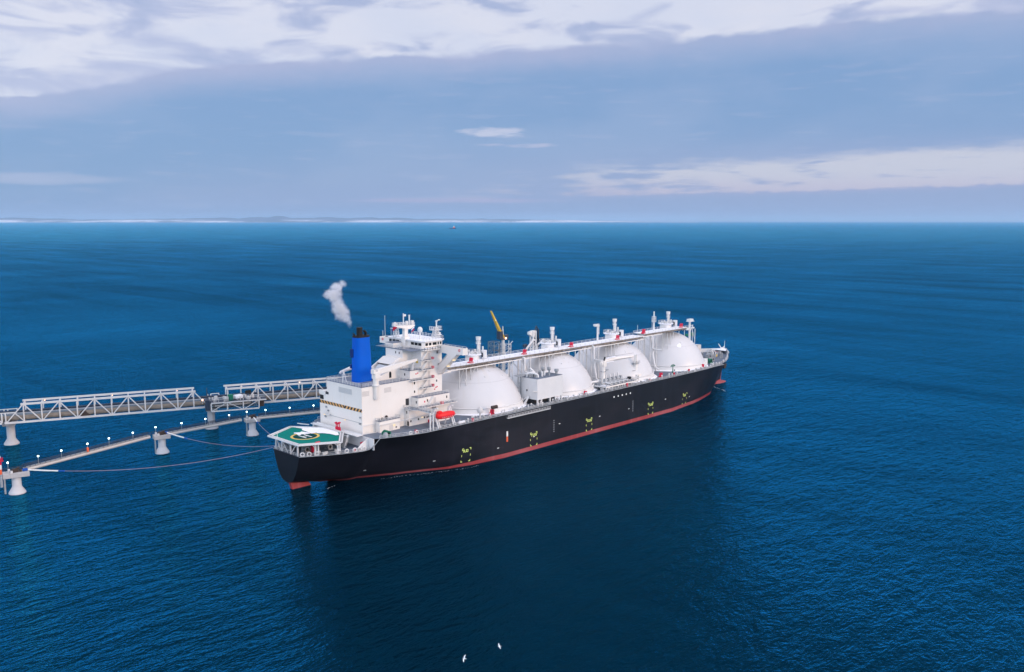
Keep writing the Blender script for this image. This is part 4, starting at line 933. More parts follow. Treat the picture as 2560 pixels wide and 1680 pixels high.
mb = MB(); mb.rail([(29.6, -10.7, 20.8), (29.6, -13, 20.8), (38.6, -13, 20.8), (38.6, -10.7, 20.8)], 1.0, 1.2, .045, 3); mb.build('house_railing', M['truss'], d3)
mb = MB(); mb.box(29.55, 38.65, -13.18, -13.02, 19.1, 19.3); mb.build('house_ledge', M['white'], d3)
mb = MB(); mb.box(35.6, 36.3, -13.2, -13.02, 18.2, 18.9); mb.build('wall_lamps', M['lampy'], d3)
wall_box('house_door', M['louver'], d3, 34.6, DK + .1, 1.6, 1.9, y=-13.0); wall_box('small_hatch', M['dark'], d3, 36.9, DK + .6, 0.6, 0.5, y=-13.0)
mb = MB(); mb.lathe((31.8, -11.6, 20.8), [(.35, 0), (.5, .5), (.2, .9)], 8); mb.lathe((34.2, -11.0, 20.8), [(.4, 0), (.5, .8), (.3, 1.2)], 8); mb.build('roof_vents', M['brown'], d3)

# lifeboat davits (the boat itself hangs in them and is a thing of its own)
for x in (47.9, 55.1):
    dv = MB()
    dv.bar((x, -23.3, DK), (x, -20.6, 23.6), 0.42); dv.bar((x + .9, -23.3, DK), (x + .7, -20.6, 23.6), 0.36); dv.bar((x, -18.6, DK), (x, -20.6, 23.6), 0.3)
    dv.bar((x, -20.6, 23.6), (x, -23.0, 24.3), 0.42); dv.bar((x, -23.0, 24.3), (x, -23.0, 23.0), 0.1)
    dv.build('lifeboat_davit', M['white'], ship)

# helideck over the poop
HZ = 17.42
outer = [(-1.2, 9.4), (-1.2, -9.4), (11.6, -16.0), (19.9, -4.9), (19.9, 4.9), (11.6, 16.0)]
inner = [(0.15, 8.3), (0.15, -8.3), (11.3, -14.4), (18.6, -4.6), (18.6, 4.6), (11.3, 14.4)]
mid = [(a + (c - a) * .82, b + (d - b) * .82) for (a, b), (c, d) in zip(outer, inner)]
heli = MB().prism(inner, 'z', HZ - 0.35, HZ).build('helideck', M['green'], ship)
mb = MB()
for A in (outer, mid):
    for i in range(6):
        a, b = A[i], A[(i + 1) % 6]; mb.bar((*a, HZ - 0.1), (*b, HZ - 0.1), 0.34, 0.42)
mb.build('helideck_frame', M['white'], heli)
mb = MB()
for i in range(6):
    a, b, c, d = Vector(outer[i]), Vector(outer[(i + 1) % 6]), Vector(mid[i]), Vector(mid[(i + 1) % 6]); k = max(3, round((a - b).length / 1.5))
    for j in range(k + 1): p = a.lerp(b, j / k); q = c.lerp(d, j / k); mb.bar((p.x, p.y, HZ - .1), (q.x, q.y, HZ - .1), 0.16, 0.16)
mb.build('net_arms', M['white'], heli)
mb = MB()
for i in range(6): a, b, c, d = outer[i], outer[(i + 1) % 6], mid[(i + 1) % 6], mid[i]; mb.add([(*p, HZ - 0.22) for p in (a, b, c, d)], [(0, 1, 2, 3)])
mb.build('safety_net', M['steel'], heli)
def disc(mb, c, r, z, n=48, r_in=None):
    if r_in is None: mb.add([(c[0] + r * math.cos(2 * PI * k / n), c[1] + r * math.sin(2 * PI * k / n), z) for k in range(n)], [tuple(range(n))])
    else:
        vs = [(c[0] + q * math.cos(2 * PI * k / n), c[1] + q * math.sin(2 * PI * k / n), z) for q in (r_in, r) for k in range(n)]
        mb.add(vs, [(k, (k + 1) % n, n + (k + 1) % n, n + k) for k in range(n)])
    return mb
HC = (7.35, -0.35)
disc(MB(), HC, 4.06, HZ + 0.012).build('landing_disc', M['dgreen'], heli)
disc(MB(), HC, 4.9, HZ + 0.018, r_in=4.06).build('landing_ring', M['yellow'], heli)
mb = MB(); z = HZ + 0.02; hx, hy = HC
for x0, x1, y0, y1 in ((-1.35, -0.8, -2.5, 2.5), (0.8, 1.35, -2.5, 2.5), (-0.8, 0.8, -0.28, 0.28)): mb.add([(hx + x0, hy + y0, z), (hx + x1, hy + y0, z), (hx + x1, hy + y1, z), (hx + x0, hy + y1, z)], [(0, 1, 2, 3)])
mb.build('landing_letter', M['wpaint'], heli)
posts = [(0.65, 7.3), (0.7, 3.5), (0.55, -2.1), (0.55, -6.4), (4.9, -10.1), (5.8, -10.6), (11.4, -13.7), (4.9, 10.1), (11.4, 13.7), (16.2, -6.5), (16.2, 6.5), (8.6, -5), (8.6, 5), (12.4, -13.4)]
for i, (x, y) in enumerate(posts):
    mb = MB(); mb.bar((x, y, PD - .05), (x, y, HZ - 0.36), 0.42)
    if i in (2, 4, 6, 8): mb.bar((x, y, 15.6), (x + 1.6, y, HZ - .4), 0.2); mb.bar((x, y, 15.6), (x - 1.5, y, HZ - .4), 0.2)
    if i in (0, 1): mb.bar((x, y, HZ - .5), (x, y - 3.3, PD), 0.24)
    if i == 2: mb.bar((x, y, PD), (x, y - 3.8, HZ - .5), 0.24)
    mb.build('helideck_post', M['white'], heli)
mb = MB(); mb.bar((-0.2, 4.9, HZ), (-0.2, 4.9, HZ + 1.9), 0.12); mb.build('marker_pole', M['white'], heli)
bx('deck_lamp', M['red'], heli, 4.6, 6.2, -11.2, -10.6, HZ + 0.02, HZ + 0.3)
# stairs and walkway from the helideck to the main deck
mb = MB()
for i in range(9): mb.box(17.4 + i * 0.2, 18.4 + i * .2, -8.6 + 0.0 * i, -6.2, PD + 0.45 * i, PD + 0.45 * i + 0.12)
mb.bar((17.4, -8.7, PD), (19.2, -8.7, 17.2), 0.2); mb.bar((17.4, -6.1, PD), (19.2, -6.1, 17.2), 0.2); mb.build('helideck_stair', M['white'], ship)
mb = MB(); mb.box(20.2, 22.6, -12.4, 15.5, DK + 0.1, DK + .25); mb.bar((20.1, -12.4, DK + .35), (20.1, 15.6, DK + .35), 0.3); mb.bar((22.7, -12.4, DK + .35), (22.7, 15.5, DK + .35), 0.3); mb.bar((19.2, 15.5, DK), (16.5, 19.0, DK + .4), .3); mb.build('quarter_walkway', M['white'], ship)
for y in (-1.3, -0.2, 0.7):
    mb = MB(); mb.tube([(20.9, y, DK + .2), (20.9, y, DK + 1.5)], 0.42, 10); mb.tube([(20.9, y, DK + 1.5), (20.8, y + .1, DK + 2.4 + .5 * abs(y))], 0.16, 6); mb.box(20.4, 21.2, y - .3, y + .3, DK + 2.3 + .5 * abs(y), DK + 2.8 + .5 * abs(y)); mb.build('foam_monitor', M['red'], ship)

# mooring gear along the edges
def chock(X, z, s=-1, r=0.62):
    b = hb(X, z) - 0.55; y = s * b; b2 = s * (hb(X + 0.4, z) - 0.55); d = Vector((0.4, b2 - y, 0)).normalized()
    mb = MB(); ring = [Vector((X, y, z + r + .1)) + d * (r * math.cos(2 * PI * i / 14)) + Vector((0, 0, r * math.sin(2 * PI * i / 14))) for i in range(15)]
    mb.tube(ring, 0.2, 6, caps=False); c = Vector((X, y, z)); mb.bar(c - d * .8, c + d * .8, 0.4, 0.4); mb.build('fairlead', M['white'], ship, smooth=50)
for X in (1.2, 3.1, 5.2): chock(X, PD)
for X in (11.6, 14.2, 16.9, 18.6, 20.2): chock(X, PD)
for X in (35.5, 37.9): chock(X, DK, r=.5)
for X in (215, 231, 243, 251, 258, 264, 268, 272): chock(X, DK, r=.5)
for X in (3, 8, 14, 35): chock(X, PD if X < 20 else DK, s=1)
def winch(x, y, z, mat, s=1.0, rot=0):
    mb = MB(); mb.tube([(x, y - 1.0 * s, z + 0.95 * s), (x, y + 1.0 * s, z + .95 * s)], 0.55 * s, 14)
    for yy in (-1.0, 0.1, 1.0): mb.tube([(x, y + yy * s, z + .95 * s), (x, y + (yy + .14) * s, z + .95 * s)], 0.95 * s, 16)
    mb.box(x - .9 * s, x + .9 * s, y - 1.3 * s, y + 1.4 * s, z, z + .25 * s); mb.box(x - .5 * s, x + .5 * s, y + 1.2 * s, y + 1.9 * s, z + .25 * s, z + 1.2 * s)
    return mb.build('mooring_winch', mat, ship, smooth=50)
winch(28.3, -18.6, DK, M['wgreen'], 1.1); mb = MB(); mb.lathe((27.0, -19.6, DK), [(.95, 0), (.95, .9), (.7, 1.5), (.2, 1.8)], 12); mb.build('covered_capstan', M['steel'], ship, smooth=50)
winch(5.5, -3.5, PD, M['steel']); winch(8.5, 4.5, PD, M['wgreen']); winch(13, -6, PD, M['steel']); winch(3.2, 2.5, PD, M['steel'])
for x, y in ((6, -8.4), (12.6, -10.6), (3.0, 6)):
    mb = MB(); mb.lathe((x, y, PD), [(.4, 0), (.4, .8), (.5, .9)], 10); mb.lathe((x + 1.4, y - .4, PD), [(.4, 0), (.4, .8), (.5, .9)], 10); mb.build('bollard', M['white'], ship)
bx('deck_locker', M['red'], ship, 16.6, 17.8, -15.6, -14.9, PD, PD + 1.0); bx('deck_locker', M['wpaint'], ship, 7.0, 8.8, -11.6, -11.0, PD, PD + 1.0)
bx('deck_locker', M['red'], ship, 6.6, 7.6, -6.0, -4.8, PD, PD + 2.2); bx('deck_locker', M['red'], ship, 21.0, 22.6, -14.0, -13.2, PD + 1.4, PD + 2.2)
mb = MB(); mb.rail([(24.6, -19.5, DK)] + [(X, -(hb(X, DK) - .15), DK) for X in range(26, 262, 6)], 1.05, 2.0, .045); mb.build('side_railing', M['truss'], ship)
mb = MB(); mb.rail([(X, hb(X, DK) - .15, DK) for X in range(26, 262, 12)], 1.05, 3.0, .045); mb.build('side_railing', M['truss'], ship)
mb = MB(); mb.rail([(0.2, 7.6, PD), (0.2, -7.6, PD)] + [(X, -(hb(X, PD) - .15), PD) for X in (3, 6, 9, 12, 15, 18, 20)], 1.0, 1.6, .045); mb.build('poop_railing', M['truss'], ship)
# deck clutter: lockers, vents, pipes, red fire points
for X, y, s in ((77.0, -20.9, 1.0), (131.7, -22.2, 0.85), (190.7, -20.3, 0.95), (226.4, -21.0, 0.95)): hose_box(X, y, DK, ship, s, 0.2)
mb = MB()
for X, y, z in ((38.6, -21.9, 1.0), (74.6, -22.5, 1.5), (64.6, -23.4, 1.1), (159.5, -23.7, 1.6), (178.3, -22.9, 1.2), (198.0, -22.9, 1.6), (212.8, -21.8, 1.3)): MB().box(X - .35, X + .35, y - .35, y + .35, DK, DK + z).build('fire_hydrant', M['red'], ship)
mb = MB(); mb.tube([(57.3, -23.4, DK + .5), (60.4, -23.4, DK + .6)], 0.5, 10); mb.build('rolled_hose', M['snow'], ship, smooth=50)
mb = MB()
for i in range(150):
    X = random.uniform(50, 245); y = -random.uniform(21.6, 23.6)
    if X > 225: y = -(hb(X, DK) - random.uniform(1, 3.5))
    kx = min(abs(X - t) for t in TX)
    if kx < 15 and y > -22.3 : continue
    w, d, h = random.uniform(.15, .6), random.uniform(.15, .5), random.uniform(.3, 1.1); mb.box(X - w, X + w, y - d, y + d, DK - .05, DK + h)
mb.build('deck_fittings', M['steel'], ship)
mb = MB()
for i in range(60):
    X = random.uniform(50, 245); y = -random.uniform(21.8, 23.6)
    if X > 225: y = -(hb(X, DK) - random.uniform(1, 3.5))
    MB().lathe((X, y, DK), [(.22, 0), (.22, random.uniform(.5, 1.2)), (.38, 1.25), (.3, 1.45)], 8).build('deck_vent', M['white'], ship)
for y, z in ((-23.6, DK + .25), (-23.2, DK + .25), (-22.7, DK + .4)):
    mb = MB(); mb.tube([(64, y, z), (243, y if y < -23 else y + .4, z)], 0.13, 6); mb.build('deck_pipe', M['steel'], ship)
for X, y in ((68.6, -23.2),):
    mb = MB(); mb.tube([(X, y, DK), (X, y, 20.0)], 0.35, 10); mb.lathe((X, y, 20.0), [(1.0, -.6), (1.15, .2), (.9, 1.1), (.3, 1.5)], 10); mb.build('fog_vent', M['louver'], ship, smooth=50)
lp = MB(); lp.tube([(196.5, -23.2, DK), (196.5, -23.2, 21.6)], [.28, .18], 8)
for i in range(7): a = PI * (0.05 + 0.9 * i / 6); lp.bar((196.5, -23.2, 21.4), (196.5 + 1.5 * math.cos(a), -23.2, 21.6 + .75 * math.sin(a)), 0.1); lp.box(196.5 + 1.5 * math.cos(a) - .2, 196.5 + 1.5 * math.cos(a) + .2, -23.4, -23.0, 21.5 + .75 * math.sin(a), 21.8 + .75 * math.sin(a))
lp.box(195.5, 197.5, -23.3, -23.1, 19.2, 19.3); lp.build('floodlight_mast', M['wgreen'], ship)
mb = MB(); mb.lathe((197.6, -23.4, 19.3), [(.05, 0), (.32, .2), (.32, .5), (.05, .7)], 10); mb.build('signal_ball', M['black'], ship)
mb = MB(); mb.tube([(76.0, -22.6, DK), (76.0, -22.6, 19.6)], 0.12, 6); mb.box(75.3, 78.3, -23.1, -22.3, 19.6, 19.8); mb.tube([(75.2, -22.7, 20.3), (78.0, -22.7, 20.3)], 0.6, 10); mb.build('hose_reel_stand', M['brown'], ship)

# compressor house between the first two tanks
ch = bx('compressor_house', M['white'], ship, 101.7, 117.2, -22.0, -13.2, 19.0, 27.5)
bx('house_roof', M['deck'], ch, 101.75, 117.15, -21.95, -13.25, 27.5, 27.62)
for x in (102.1, 104.4, 109.6, 112.9, 116.8):
    for y in (-21.7, -13.6): bx('house_leg', M['white'], ch, x - .3, x + .3, y - .25, y + .25, DK - .05, 19.02)
mb = MB(); mb.bar((98.4, -17.6, DK), (101.3, -17.6, 20.2), 1.0, .2); mb.bar((97.6, -14.6, DK), (101.3, -17.2, 20.1), .9, .16); mb.build('outside_stair', M['white'], ch)
bx('roof_ledge', M['cream'], ch, 100.9, 101.68, -21.9, -20.2, 22.4, 22.6); bx('wall_lamp', M['dark'], ch, 101.4, 101.68, -16.6, -16.1, 22.2, 22.7)
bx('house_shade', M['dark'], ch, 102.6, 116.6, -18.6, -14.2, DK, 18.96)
for x, y, h, r in ((113.2, -14.6, 2.6, .75), (115.1, -16.2, 2.6, .75), (116.3, -19.3, 2.0, .9), (110.6, -15.2, 1.6, .6)):
    mb = MB(); mb.lathe((x, y, 27.6), [(r * .55, 0), (r * .55, h * .45), (r, h * .6), (r, h), (r * .8, h + .15)], 14); mb.build('mushroom_vent', M['steel'], ch, smooth=45)
for p in ([(103.2, -13.6, 28.4), (103.2, -16.5, 29.2), (104.2, -18.2, 29.2), (105.0, -19.2, 28.6), (105.0, -19.3, 27.6)], [(102.6, -15.4, 27.6), (102.6, -15.6, 29.0), (103.6, -16.8, 29.4), (106, -16.0, 29.2)], [(108.0, -18.8, 27.6), (108.0, -18.8, 29.6)], [(106.2, -13.8, 30.6), (106.4, -15.8, 29.2), (106.6, -16.2, 27.6)], [(110.4, -18.0, 27.6), (110.4, -18.0, 29.0), (112.4, -18, 29.0)]):
    mb = MB(); mb.tube(p, 0.42, 10); mb.build('roof_pipe', M['white'], ch, smooth=50)
mb = MB()
for i in range(14): x, y = random.uniform(102.4, 112), random.uniform(-20.4, -14); h = random.uniform(.4, 1.5); mb.box(x - .3, x + .3, y - .3, y + .3, 27.6, 27.6 + h)
mb.build('roof_fittings', M['steel'], ch)
mb = MB(); mb.box(97.6, 101.6, -15.4, -12.6, 28.3, 28.5); mb.bar((100.6, -15, 28.3), (98.2, -13, 21.5), .2); mb.bar((98, -15.2, DK), (98, -15.2, 28.3), .26); mb.bar((101.2, -13, DK), (101.2, -13, 28.3), .26); mb.build('pipe_trestle', M['steel'], ch)

# cargo manifold between the second and third tanks
mf = MB().box(144.9, 168.8, -23.2, -15.0, 18.45, 18.62).build('manifold_platform', M['deck'], ship)
mb = MB(); mb.box(144.8, 168.9, -23.35, -23.2, 18.1, 18.75); mb.build('platform_edge', M['cream'], mf)
mb = MB(); mb.box(144.75, 144.9, -23.3, -15, 18.1, 18.75); mb.build('platform_edge', M['white'], mf)
for x in (145.2, 147.6, 149.4, 153.8, 158.6, 163.6, 168.3):
    for y in (-23.0, -16): bx('platform_leg', M['white'], mf, x - .22, x + .22, y - .2, y + .2, DK - .05, 18.1)
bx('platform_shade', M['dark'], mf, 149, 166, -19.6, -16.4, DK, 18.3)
for x in (148.94, 151.97, 154.9, 157.85, 160.9):
    mb = MB(); mb.tube([(x, -23.3, 19.6), (x, -18.5, 19.6), (x, -17.6, 20.2), (x, -17.4, 22.5)], 0.36, 10); mb.lathe((x, -20.2, 19.6), [(.2, 0), (.2, 1.2), (.62, 1.25), (.62, 1.4)], 10); mb.tube([(x, -23.3, 19.6), (x, -22.9, 19.6)], 0.62, 12); mb.build('manifold_pipe', M['white'], mf, smooth=50)
    mb = MB(); mb.box(x - 0.35, x + .35, -19.2, -18.4, 19.9, 21.3); mb.box(x + .8, x + 1.3, -22.4, -21.8, 18.7, 19.4); mb.build('manifold_valve', M['steel'], mf)
mb = MB(); mb.rail([(145, -23.2, 18.7), (168.7, -23.2, 18.7), (168.7, -15, 18.7)], 1.1, 1.6, .045); mb.rail([(145, -23.2, 18.7), (145, -15, 18.7)], 1.1, 1.6, .045); mb.build('platform_railing', M['truss'], mf)
mb = MB(); mb.tube([(140.5, -13.0, 23.0), (141.8, -15.0, 20.6), (143.5, -16.2, 20.0), (149, -16.6, 20.0)], .5, 10); mb.build('branch_pipe', M['white'], mf, smooth=50)
MB().box(145.6, 148.6, -22.6, -19.4, 18.63, 18.72).build('platform_snow', M['snow'], mf)
mb = MB(); mb.box(167.0, 168.2, -19.6, -18.2, 18.7, 19.8); mb.lathe((164.4, -20.2, 18.7), [(.5, 0), (.5, .9)], 10); mb.box(162.4, 163.4, -21.5, -20.6, 18.7, 19.3); mb.build('manifold_gear', M['dark'], mf)
cr = MB().lathe((149.2, -18.2, 0), [(.8, 18.6), (.8, 26.6)], 16).build('cargo_crane', M['cream'], ship, smooth=40)
mb = MB(); mb.lathe((149.2, -18.2, 24.4), [(1.4, 0), (1.4, .12)], 12); mb.box(151.2, 152.6, -18.5, -17.9, 24.6, 25.0); mb.build('crane_collar', M['steel'], cr)
mb = MB(); mb.box(148.3, 150.4, -19.2, -17.2, 26.6, 29.2); mb.box(147.4, 148.4, -18.9, -17.5, 27.6, 28.8); mb.build('crane_house', M['cream'], cr, bevel=.15)
mb = MB(); mb.tube([(150, -18.2, 29.0), (160, -18.2, 29.1), (171.5, -18.2, 28.7)], [.75, .8, .45], 4); mb.build('crane_boom', M['cream'], cr)
mb = MB()
for x0, x1, z in ((151.2, 154.0, 29.95), (154.4, 157.2, 30.1), (150.4, 155.8, 28.2)): mb.box(x0, x1, -18.9, -17.6, z, z + .22)
mb.build('boom_snow', M['snow'], cr)
mb = MB(); mb.bar((149.6, -18.2, 29.2), (150.2, -18.2, 30.8), .5); mb.bar((150.2, -18.2, 30.7), (171.5, -18.2, 30.3), .08); mb.build('crane_wire', M['dark'], cr)
ps = MB().lathe((173.5, -18.0, 0), [(.95, DK), (.95, 26.2), (.7, 26.6), (.7, 29.2)], 16).build('crane_post', M['cream'], ship, smooth=40)
mb = MB(); mb.lathe((173.5, -18.0, 25.2), [(1.7, 0), (1.7, .15)], 12); mb.box(170.9, 173, -18.7, -17.4, 22.0, 22.15); mb.rail([(172.0, -19.3, 25.35), (175.0, -19.3, 25.35)], 1.1, 1, .05); mb.bar((172.7, -18.9, 25.4), (172.7, -18.9, 29.6), .1); mb.build('post_platform', M['steel'], ps)
pl2 = bx('post_locker', M['cream'], ship, 171.9, 175.2, -20.2, -18.9, DK, 20.3); bx('locker_door', M['dark'], pl2, 171.82, 171.9, -19.9, -19.2, DK + .3, 19.4); wall_box('locker_door', M['dark'], pl2, 172.6, DK + .3, .9, 2.6, y=-20.2)

# forecastle
fm = MB().tube([(246.8, 0, DK), (246.6, 0, 38.2)], [0.75, 0.5], 12).build('foremast', M['white'], ship, smooth=50)
mb = MB(); mb.box(244.9, 249.4, -1.2, 1.2, 37.2, 37.4); mb.box(245.2, 248.6, -1.0, 1.0, 37.4, 38.6); mb.bar((247, 0, 35.0), (250, 0, 35.1), .25); mb.bar((247, 0, 31.5), (249.6, 0, 35.0), .3); mb.box(248.8, 250.6, -.5, .5, 33.2, 34.0); mb.box(243.6, 245.4, -.6, .6, 32.8, 34.2); mb.build('mast_platform', M['white'], fm)
mb = MB(); mb.box(243.4, 244.4, -.7, .7, 29.6, 30.8); mb.box(248.4, 249.8, -.8, .8, 29.2, 31.0); mb.build('mast_lights', M['wgreen'], fm)
for x, y in ((258.5, 5.5), (258.5, -5.5)):
    mb = MB(); mb.tube([(x, y - 1.6, DK + 1.4), (x, y + 1.6, DK + 1.4)], 1.0, 14); mb.tube([(x, y - 1.9, DK + 1.4), (x, y - 1.5, DK + 1.4)], 1.5, 16); mb.box(x - 1.6, x + 1.6, y - 2.2, y + 2.4, DK, DK + .4); mb.box(x - 2.6, x - 1.2, y - 1, y + 1, DK, DK + 1.8); mb.build('anchor_windlass', M['steel'], ship, smooth=50)
mb = MB()
for i in range(40):
    X = random.uniform(247, 272); y = random.uniform(-1, 1) * (hb(X, DK) - 3); h = random.uniform(.4, 2.6); w = random.uniform(.2, .7); mb.box(X - w, X + w, y - w, y + w, DK - .05, DK + h)
mb.build('forecastle_gear', M['steel'], ship)
mb = MB(); arc = [(263.5, -5.6 + 4.6 * (i / 12), DK + 4.2 * math.sin(PI * i / 12)) for i in range(13)]; mb.tube(arc, 0.22, 6, caps=False); arc = [(266.5, -5.0 + 4.0 * (i / 12), DK + 3.4 * math.sin(PI * i / 12)) for i in range(13)]; mb.tube(arc, 0.22, 6, caps=False); mb.tube([(265, -3, DK), (265, -3, DK + 3.2)], .8, 10); mb.build('cowl_frame', M['white'], ship, smooth=50)
bx('deck_locker', M['cyan'], ship, 261.0, 265.0, -6.4, -5.6, DK, DK + 1.1); bx('deck_locker', M['red'], ship, 269.2, 270.4, -3.6, -2.6, DK, DK + 2.0)
bx('deck_locker', M['white'], ship, 232.4, 235.6, -18.4, -16.6, DK, DK + 3.6, bevel=.15); bx('store_house', M['louver'], ship, 256.6, 260.2, 1.0, 4.0, DK, DK + 6.4)
mb = MB(); mb.tube([(254, 4, DK), (254, 4, DK + 9.5)], [.4, .25], 8); mb.box(253.4, 254.6, 3.4, 4.6, DK + 5.6, DK + 7.2); mb.build('derrick_post', M['wgreen'], ship)
winch(243.0, -14.6, DK, M['wgreen'], 1.3); winch(249.5, -12.2, DK, M['steel'], 1.1)
bw = MB()
for s in (-1, 1):
    xs = [X for X in XS if X > 268]
    for a, b in zip(xs[:-1], xs[1:]):
        pa, pb = hb(a, DK), hb(b, DK); bw.add([(a, s * pa, DK), (b, s * pb, DK), (b + .5, s * pb * 1.03, DK + 2.0), (a + .4, s * pa * 1.03, DK + 2.0), (a, s * (pa - .3), DK), (b, s * max(pb - .3, 0.02), DK), (b + .4, s * max(pb * 1.03 - .3, 0.02), DK + 2.0), (a + .4, s * (pa * 1.03 - .3), DK + 2.0)], [(0, 1, 2, 3), (7, 6, 5, 4), (3, 2, 6, 7)])
bw.build('bow_bulwark', M['louver2'], ship)
mb = MB(); mb.prism([(276.5, -5), (281.5, -2.2), (283.8, 0), (281.5, 2.2), (276.5, 5)], 'z', DK + 1.7, DK + 1.9); mb.build('bow_platform', M['snow'], ship)
mb = MB(); mb.tube([(283.2, 0, DK + 1.9), (283.4, 0, DK + 6.4)], [.16, .1], 6); mb.bar((280.4, 0, DK + 2), (278.4, 1.0, DK + 5.0), .35); mb.bar((280.4, 0, DK + 2), (283.2, 0, DK + 3.4), .25); mb.box(279.4, 281.8, -.4, .4, DK + 2.0, DK + 2.7); mb.build('jackstaff', M['white'], ship)
mb = MB(); mb.prism([(262.6, 13.8), (266.2, 13.4), (265.4, 11.2), (263.6, 11.0)], 'y', -hb(264.5, 13) - 0.7, -hb(264.5, 13) + 0.6); mb.tube([(264.5, -hb(264.5, 14) + .2, 14.6), (264.5, -hb(264.5, 13) - .5, 13)], .3, 8); mb.build('anchor', M['brown'], ship, bevel=.1)

# ================================================================== THINGS ON AND AROUND THE SHIP
# lifeboat
lb = thing('lifeboat', 'bright red enclosed lifeboat hanging in white davits beside the boat deck', 'lifeboat', (51.5, -22.6, 19.9))
mb = MB(); n = 20; secs = [(47.35, .15, .3, 21.3), (47.8, .8, .85, 21.25), (49.0, 1.25, 1.15, 21.2), (51, 1.45, 1.25, 21.2), (53.5, 1.42, 1.22, 21.2), (55.0, 1.15, 1.05, 21.2), (55.8, .75, .8, 21.25), (56.0, .2, .35, 21.3)]
for x, w, h, zc in secs:
    for k in range(n): a = 2 * PI * k / n; u, v = sq(a, 2.8); mb.v.append((x, -22.6 + w * u, zc + h * v))
for i in range(len(secs) - 1):
    for k in range(n): k2 = (k + 1) % n; o = i * n; mb.f.append((o + k, o + k2, o + n + k2, o + n + k))
mb.f += [tuple(range(n)), tuple((len(secs) - 1) * n + k for k in range(n))]
mb.build('boat_hull', M['orange'], lb, smooth=50)
mb = MB(); mb.prism([(47.9, 22.2), (49.8, 22.3), (49.6, 23.1), (48.4, 23.15)], 'y', -23.3, -21.9); mb.build('steering_cab', M['orange'], lb, bevel=.15)
mb = MB(); mb.tube([(47.5, -24.0, 21.15), (51, -24.1, 21.1), (55.8, -23.9, 21.15)], .1, 6); mb.build('fender_rail', M['red'], lb)
mb = MB()
for i in range(7): mb.box(49.2 + i * .95, 49.45 + i * .95, -24.08, -23.95, 20.65, 20.85)
mb.build('grab_line', M['wpaint'], lb)

# flags
def flag(name, label, pole, cols, w, h, parent_z=0, drop=0.35):
    f = thing(name, label, 'flag', pole)
    x, y, z = pole; k = len(cols)
    for i, (m, pn) in enumerate(cols):
        mb = MB(); N = 8
        for j in range(N + 1):
            u = j / N; yy = y + 0.12 * math.sin(u * 5) ; xx = x - w * u * .8; zz = z - drop * u * w
            for t in (0, 1): mb.v.append((xx, yy + .25 * w * u, zz - h * (i + t) / k))
        for j in range(N): mb.f.append((2 * j, 2 * j + 2, 2 * j + 3, 2 * j + 1))
        mb.build(pn, m, f, smooth=80)
    return f
flag('red_flag', 'red flag flying by the lattice mast over the wheelhouse', (51.2, 3.6, 51.9), [(M['red'], 'cloth')], 2.2, 1.4, drop=.5)
flag('courtesy_flag', 'small white, blue and red striped flag below the main mast platform', (55.6, -1.2, 51.1), [(M['snow'], 'white_stripe'), (M['dblue'], 'blue_stripe'), (M['red'], 'red_stripe')], 1.5, 1.2, drop=.6)

# snow on the helideck
sn = thing('snow_patch', 'white melting snow lying along the forward edge of the green helideck', 'snow', (14, 3, HZ))
def snow_sheet(name, poly, z, h, parent):
    pts = []
    for i in range(len(poly)):
        a, b = Vector(poly[i]), Vector(poly[(i + 1) % len(poly)]); k = max(1, int((b - a).length / 0.35))
        for j in range(k):
            p = a.lerp(b, j / k); q = mnoise.noise_vector((p.x * 1.3, p.y * 1.3, 0)) * 0.22 + mnoise.noise_vector((p.x * 3.5, p.y * 3.5, 5)) * 0.12; pts.append((p.x + q.x, p.y + q.y))
    me = bpy.data.meshes.new(name); bm = bmesh.new()
    vs = [bm.verts.new((x, y, z)) for x, y in pts]; f = bm.faces.new(vs)
    r = bmesh.ops.inset_region(bm, faces=[f], thickness=0.22, depth=0.0); f.normal_update()
    for v in f.verts: v.co.z += h
    bmesh.ops.recalc_face_normals(bm, faces=bm.faces); bm.to_mesh(me); bm.free(); me.materials.append(M['snow'])
    o = bpy.data.objects.new(name, me); COL.objects.link(o); WT[o.name] = Vector((0, 0, 0)); o.parent = parent; o.matrix_parent_inverse = Matrix.Translation(-WT[parent.name]); return o
snow_sheet('snow_sheet', [(11.55, 13.3), (13.2, 11.2), (17.0, 6.8), (18.3, 4.3), (18.4, 1.0), (18.2, -4.3), (16.18, -7.6), (15.14, -7.2), (14.94, -4.43), (13.91, -1.47), (12.69, -0.59), (12.43, 0.84), (10.6, 0.9), (11.0, 3.47), (11.18, 5.61), (11.27, 7.87), (12.5, 9.3)], HZ + .022, .12, sn)
snow_sheet('snow_sheet', [(7.31, 6.5), (8.93, 5.4), (9.89, 5.9), (10.28, 5.2), (10.9, 3.4), (10.5, 1.4), (8.98, 2.0), (7.68, 2.7), (7.04, 1.8), (6.3, 2.8), (6.93, 3.84), (6.78, 4.76), (6.6, 5.4)], HZ + .024, .08, sn)

